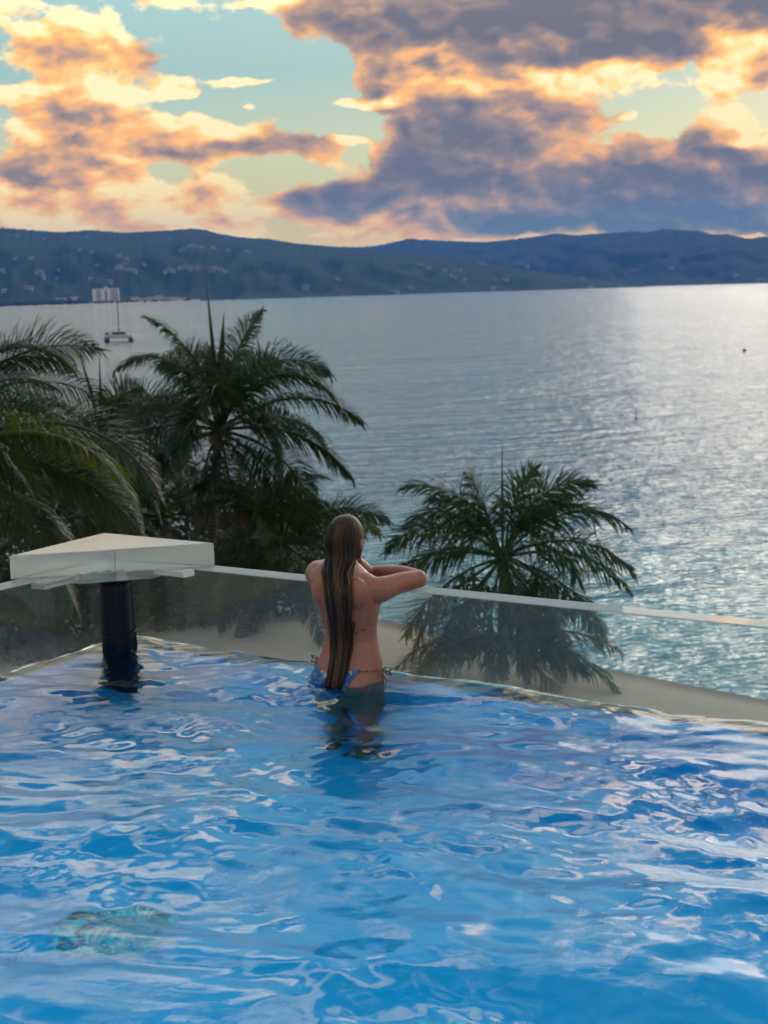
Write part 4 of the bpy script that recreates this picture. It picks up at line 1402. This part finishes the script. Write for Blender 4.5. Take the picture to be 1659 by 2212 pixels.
def back_hit(x, z, off=0.0):
    """point on her back seen from behind at body-frame x, z"""
    h = bvh.ray_cast(bp_(x, -0.6, z), FV)
    if h[0] is None or (h[0] - bp_(x, 0, z)).dot(FV) > 0.09:
        return None
    return h[0] + h[1] * off


# hair: a cap over the head and a long wet fall down the back, built from locks
m_hair, g, p, out = material('wet_brown_hair')
tone = g.new('ShaderNodeAttribute', attribute_name='tone').outputs['Fac']
g.put(p.inputs['Base Color'], g.ramp(tone, [(0.0, (0.006, 0.005, 0.006)), (0.35, (0.034, 0.016, 0.008)), (0.65, (0.105, 0.052, 0.024)), (1.0, (0.26, 0.145, 0.066))]))
p.inputs['Roughness'].default_value = 0.42
p.inputs['Specular IOR Level'].default_value = 0.22
hs = np.random.default_rng(3)
hair = MB(); htone = []


def strip_tone(u):
    """streaks across the fall of hair: dark centre, lighter bands beside it"""
    v = 0.40 + 0.20 * math.sin(u * 5.0 + 0.9) + 0.14 * math.sin(u * 13.0 + 2.0)
    v -= 0.55 * math.exp(-((u + 0.12) / 0.17) ** 2)
    return v


FALL = [  # z, centre x (her right), half width
    (0.56, -0.036, 0.082), (0.50, -0.008, 0.082), (0.44, 0.014, 0.077), (0.36, 0.014, 0.070), (0.28, 0.010, 0.058), (0.20, 0.008, 0.050), (0.12, 0.008, 0.045), (0.04, 0.010, 0.041), (-0.03, 0.012, 0.034)]
fz = [q[0] for q in FALL][::-1]; fx = [q[1] for q in FALL][::-1]; fwid = [q[2] for q in FALL][::-1]
# smooth inner shape
cap = []
for i in range(15):
    t = math.pi * (0.03 + 0.70 * i / 14)
    ring_ = []
    for k in range(32):
        a = 2 * math.pi * k / 32
        sx = math.cos(a); sy = math.sin(a)
        r = math.sin(t)
        yy = sy * 0.102
        ring_.append(HC + RV * (sx * 0.0815 * r ** 0.8) + FV * (min(yy, 0.040 + 0.03 * math.cos(t)) * r ** 0.8 - 0.004) + ZV * (0.119 * math.cos(t) + 0.003))
    cap.append(ring_)
hair.loft(cap[::-1])
htone += [0.38] * (len(cap) * 32)


def fall_y(x, z):
    """depth of the hair surface at her back"""
    h = back_hit(x, z)
    y = (h - bp_(x, 0, z)).dot(FV) if h is not None else 0.0
    return y


ygrid = {}
for zi in range(-6, 66):
    z = zi * 0.01
    ys = [fall_y(x, z) for x in (-0.05, -0.02, 0.01, 0.04)]
    ygrid[zi] = min(ys)
yz = np.array([ygrid[zi] for zi in range(-6, 66)])
yz[-12:] = np.minimum(yz[-12:], np.linspace(yz[-13], 0.02, 12))
yz = np.convolve(np.pad(yz, 5, 'edge'), np.ones(11) / 11, 'valid')
zg = np.arange(-6, 66) * 0.01
NL = 300
for i in range(NL):
    u = -1 + 2 * (i + 0.5) / NL if i < 200 else hs.uniform(-1, 1)
    lay = 0.0 if i < 200 else hs.uniform(0.002, 0.008)
    end = -0.03 + 0.035 * abs(math.sin(u * 8.0)) + hs.uniform(-0.012, 0.03) if hs.random() < 0.80 else hs.uniform(0.03, 0.30)
    ph = hs.uniform(0, 6.28); wob = hs.uniform(0.001, 0.005)
    clump = math.sin(u * 9.0) * 0.5
    pts, rad = [], []
    # over the skull
    a0 = u * 1.15
    for k in range(9):
        t = 0.24 + (math.pi * 0.60 - 0.24) * k / 8
        rr = math.sin(t) ** 0.85
        sx = math.sin(a0) * min(1.0, 0.25 + 0.9 * rr)
        ca = math.cos(a0)
        pts.append(HC + RV * (sx * 0.0845 * rr) + FV * (-ca * (0.104 + lay) * rr + 0.045 * (1 - rr)) + ZV * (0.119 * math.cos(t) + 0.003 + lay * 0.5))
        rad.append(0.0030 + 0.0022 * min(1, k / 3))
    # down the back
    z0 = pts[-1].z - 0.02
    Nz = 22
    sp = 1.0
    for k in range(1, Nz + 1):
        q = k / Nz
        z = z0 + (end - z0) * q
        cx, hw = np.interp(z, fz, fx), np.interp(z, fz, fwid)
        split = 0.016 * math.tanh(u * 3) * max(0, (0.16 - z) / 0.16) if z < 0.16 else 0.0
        x = cx + u * hw * 0.90 * (1 + 0.05 * clump) + wob * math.sin(z * 22 + ph) * (1 - q * 0.3) + split * 0.6
        y = np.interp(z, zg, yz) - 0.012 - 0.020 * math.sqrt(max(0, 1 - u * u)) - lay
        blend = min(1.0, k / 5)
        prev = (pts[8] - Vector((PX, PY, 0)))
        ysk = prev.dot(FV)
        xsk = prev.dot(RV)
        bl = blend * blend * (3 - 2 * blend)
        pts.append(bp_(xsk + (x - xsk) * bl, ysk + (y - ysk) * bl, z))
        rad.append(0.0056 * (1 - 0.75 * max(0, q - 0.6) / 0.4) * (1 - 0.12 * q))
    nb = len(hair.v)
    hair.tube(pts, rad, 5, True)
    tv = strip_tone(u) + hs.normal(0, 0.07)
    nv = len(hair.v) - nb
    per = nv // len(pts)
    for k in range(len(pts)):
        htone += [min(1, max(0, tv + 0.10 * math.sin(k * 0.5 + ph)))] * per
# a few stray strands
for i in range(14):
    u = hs.choice((-1, 1)) * hs.uniform(0.9, 1.15)
    pts = []
    for k in range(12):
        z = 0.30 - k * 0.026
        hw = np.interp(z, fz, fwid); cx = np.interp(z, fz, fx)
        pts.append(bp_(cx + u * hw + hs.normal(0, 0.003), np.interp(z, zg, yz) - 0.012, z))
    nb = len(hair.v); hair.tube(pts, 0.0011, 4, True); htone += [0.2] * (len(hair.v) - nb)
hme = mesh_np('hair', hair.v, hair.f, True)
at_ = hme.attributes.new('tone', 'FLOAT', 'POINT'); at_.data.foreach_set('value', htone)
link('hair', hme, person, m_hair)

# bikini
m_bik, g, p, out = material('blue_print_fabric')
tcn = g.new('ShaderNodeTexCoord').outputs['Object']
v1 = g.voro(tcn, 42.0, out='Distance'); n = g.noise(tcn, 14.0, 3, 0.6); n3 = g.noise(tcn, 70.0, 2, 0.5)
c1 = g.mix(g.smooth(n3, 0.45, 0.58), (0.006, 0.035, 0.16), (0.02, 0.15, 0.40))
c2 = g.mix(g.smooth(v1, 0.25, 0.45), (0.40, 0.16, 0.06), (0.55, 0.48, 0.36))
g.put(p.inputs['Base Color'], g.mix(g.smooth(n, 0.56, 0.60), c1, c2))
p.inputs['Roughness'].default_value = 0.45
m_cord, g, p, out = material('printed_cord')
tcn = g.new('ShaderNodeTexCoord').outputs['Object']
n = g.noise(tcn, 60.0, 3, 0.6)
g.put(p.inputs['Base Color'], g.ramp(n, [(0.40, (0.03, 0.025, 0.02)), (0.55, (0.20, 0.14, 0.08)), (0.68, (0.35, 0.30, 0.22))]))

# bottoms: a patch laid on the body
NU, NVv = 40, 26
top_l, top_r, z_top = -0.152, 0.150, 0.088
pv_, pf_ = [], []
ok = {}
for j in range(NVv + 1):
    q = j / NVv
    z = 0.085 + (-0.125 - 0.085) * q
    hw_l = 0.150 * (1 - q) ** 0.55 + 0.030
    hw_r = 0.095 * (1 - q) ** 1.1 + 0.026
    for i in range(NU + 1):
        s = i / NU
        x = -0.012 - hw_l + (hw_l + hw_r) * s
        zz_ = z - 0.030 * (1 - q) * (1 - abs(2 * s - 1)) + 0.012 * (1 - q) * (1 - s)
        h = None
        for dx_ in (0, 0.004, 0.008, 0.012, 0.02, 0.03):
            h = back_hit(x * (1 - dx_ * 6), zz_, 0.0045)
            if h is not None:
                break
        ok[(i, j)] = len(pv_) if h is not None else None
        if h is not None:
            pv_.append(h)
for j in range(NVv):
    for i in range(NU):
        q = [ok[(i, j)], ok[(i, j + 1)], ok[(i + 1, j + 1)], ok[(i + 1, j)]]
        if None not in q:
            pf_.append(q)
bot = link('bikini_bottom', mesh_np('bikini_bottom', pv_, pf_, True), person, m_bik)
so = bot.modifiers.new('thickness', 'SOLIDIFY'); so.thickness = 0.003; so.offset = 0.0


def cord(name, xz, r, mat, parent, off=0.003):
    pts = []
    for x, z in xz:
        h = back_hit(x, z, off)
        if h is not None:
            pts.append(h)
    if len(pts) > 2:
        b = MB(); b.tube(pts, r, 7); return b.build(name, mat, parent, True)


cord('bikini_strap', [(-0.136 + 0.272 * i / 30, 0.285 - 0.052 * (1 - (2 * i / 30 - 1) ** 2) - 0.006 * i / 30) for i in range(31)], 0.0030, m_cord, person)
cord('neck_strap', [(-0.085 + 0.03 * i / 8, 0.528 + 0.012 * i / 8) for i in range(9)], 0.0030, m_cord, person)
cord('side_string', [(0.085 + 0.088 * i / 14, 0.083 - 0.010 * i / 14) for i in range(15)], 0.0032, m_cord, bot)


for s in (-1, 1):
    b = MB(); b.ball(bp_(s * 0.066 - 0.012, 0.104, 0.355), (0.052, 0.053, 0.052), 16, 12)
    b.build('bikini_cup', m_bik, person, True)


def bow(c, out_v, s):
    b = MB()
    c = Vector(c)
    for k in (-1, 1):
        lp = []
        for i in range(13):
            a = 2 * math.pi * i / 12
            lp.append(c + out_v * (0.022 * (1 - math.cos(a))) * s + ZV * (k * 0.010 * math.sin(a) + 0.010 * k * (1 - math.cos(a)) * 0.6) - FV * 0.006 * math.sin(a) * k)
        b.tube(lp, 0.0030, 6)
        tail = [c + out_v * (0.006 * i * (0.4 + 0.3 * k)) * s + ZV * (-0.011 * i) - FV * (0.004 + 0.002 * k * math.sin(i)) for i in range(7)]
        b.tube(tail, [0.003] * 6 + [0.0038], 6)
    b.ball(c, 0.0065, 8, 6)
    b.build('tie_bow', m_cord, bot, True)


hL = back_hit(-0.158, 0.085, 0.006) or bp_(-0.165, 0, 0.085)
hR = back_hit(0.168, 0.068, 0.006) or bp_(0.17, 0, 0.068)
bow(hL, -RV, 1.0)
bow(hR, RV, 1.0)

# ------------------------------------------------------------------ air over the bay
m_haze = bpy.data.materials.new('haze')
m_haze.use_nodes = True
hn = m_haze.node_tree; hn.nodes.clear()
pv = hn.nodes.new('ShaderNodeVolumePrincipled')
pv.inputs['Color'].default_value = (0.07, 0.32, 1.0, 1)
pv.inputs['Density'].default_value = 0.000065
pv.inputs['Anisotropy'].default_value = 0.0
ho = hn.nodes.new('ShaderNodeOutputMaterial')
hn.links.new(pv.outputs[0], ho.inputs['Volume'])
b = MB(); b.box(-9500, 9500, -400, 13000, SEA_Z - 3.0, 640.0)
tag(b.build('haze', m_haze), 'thin blue evening haze over the bay', kind='stuff')
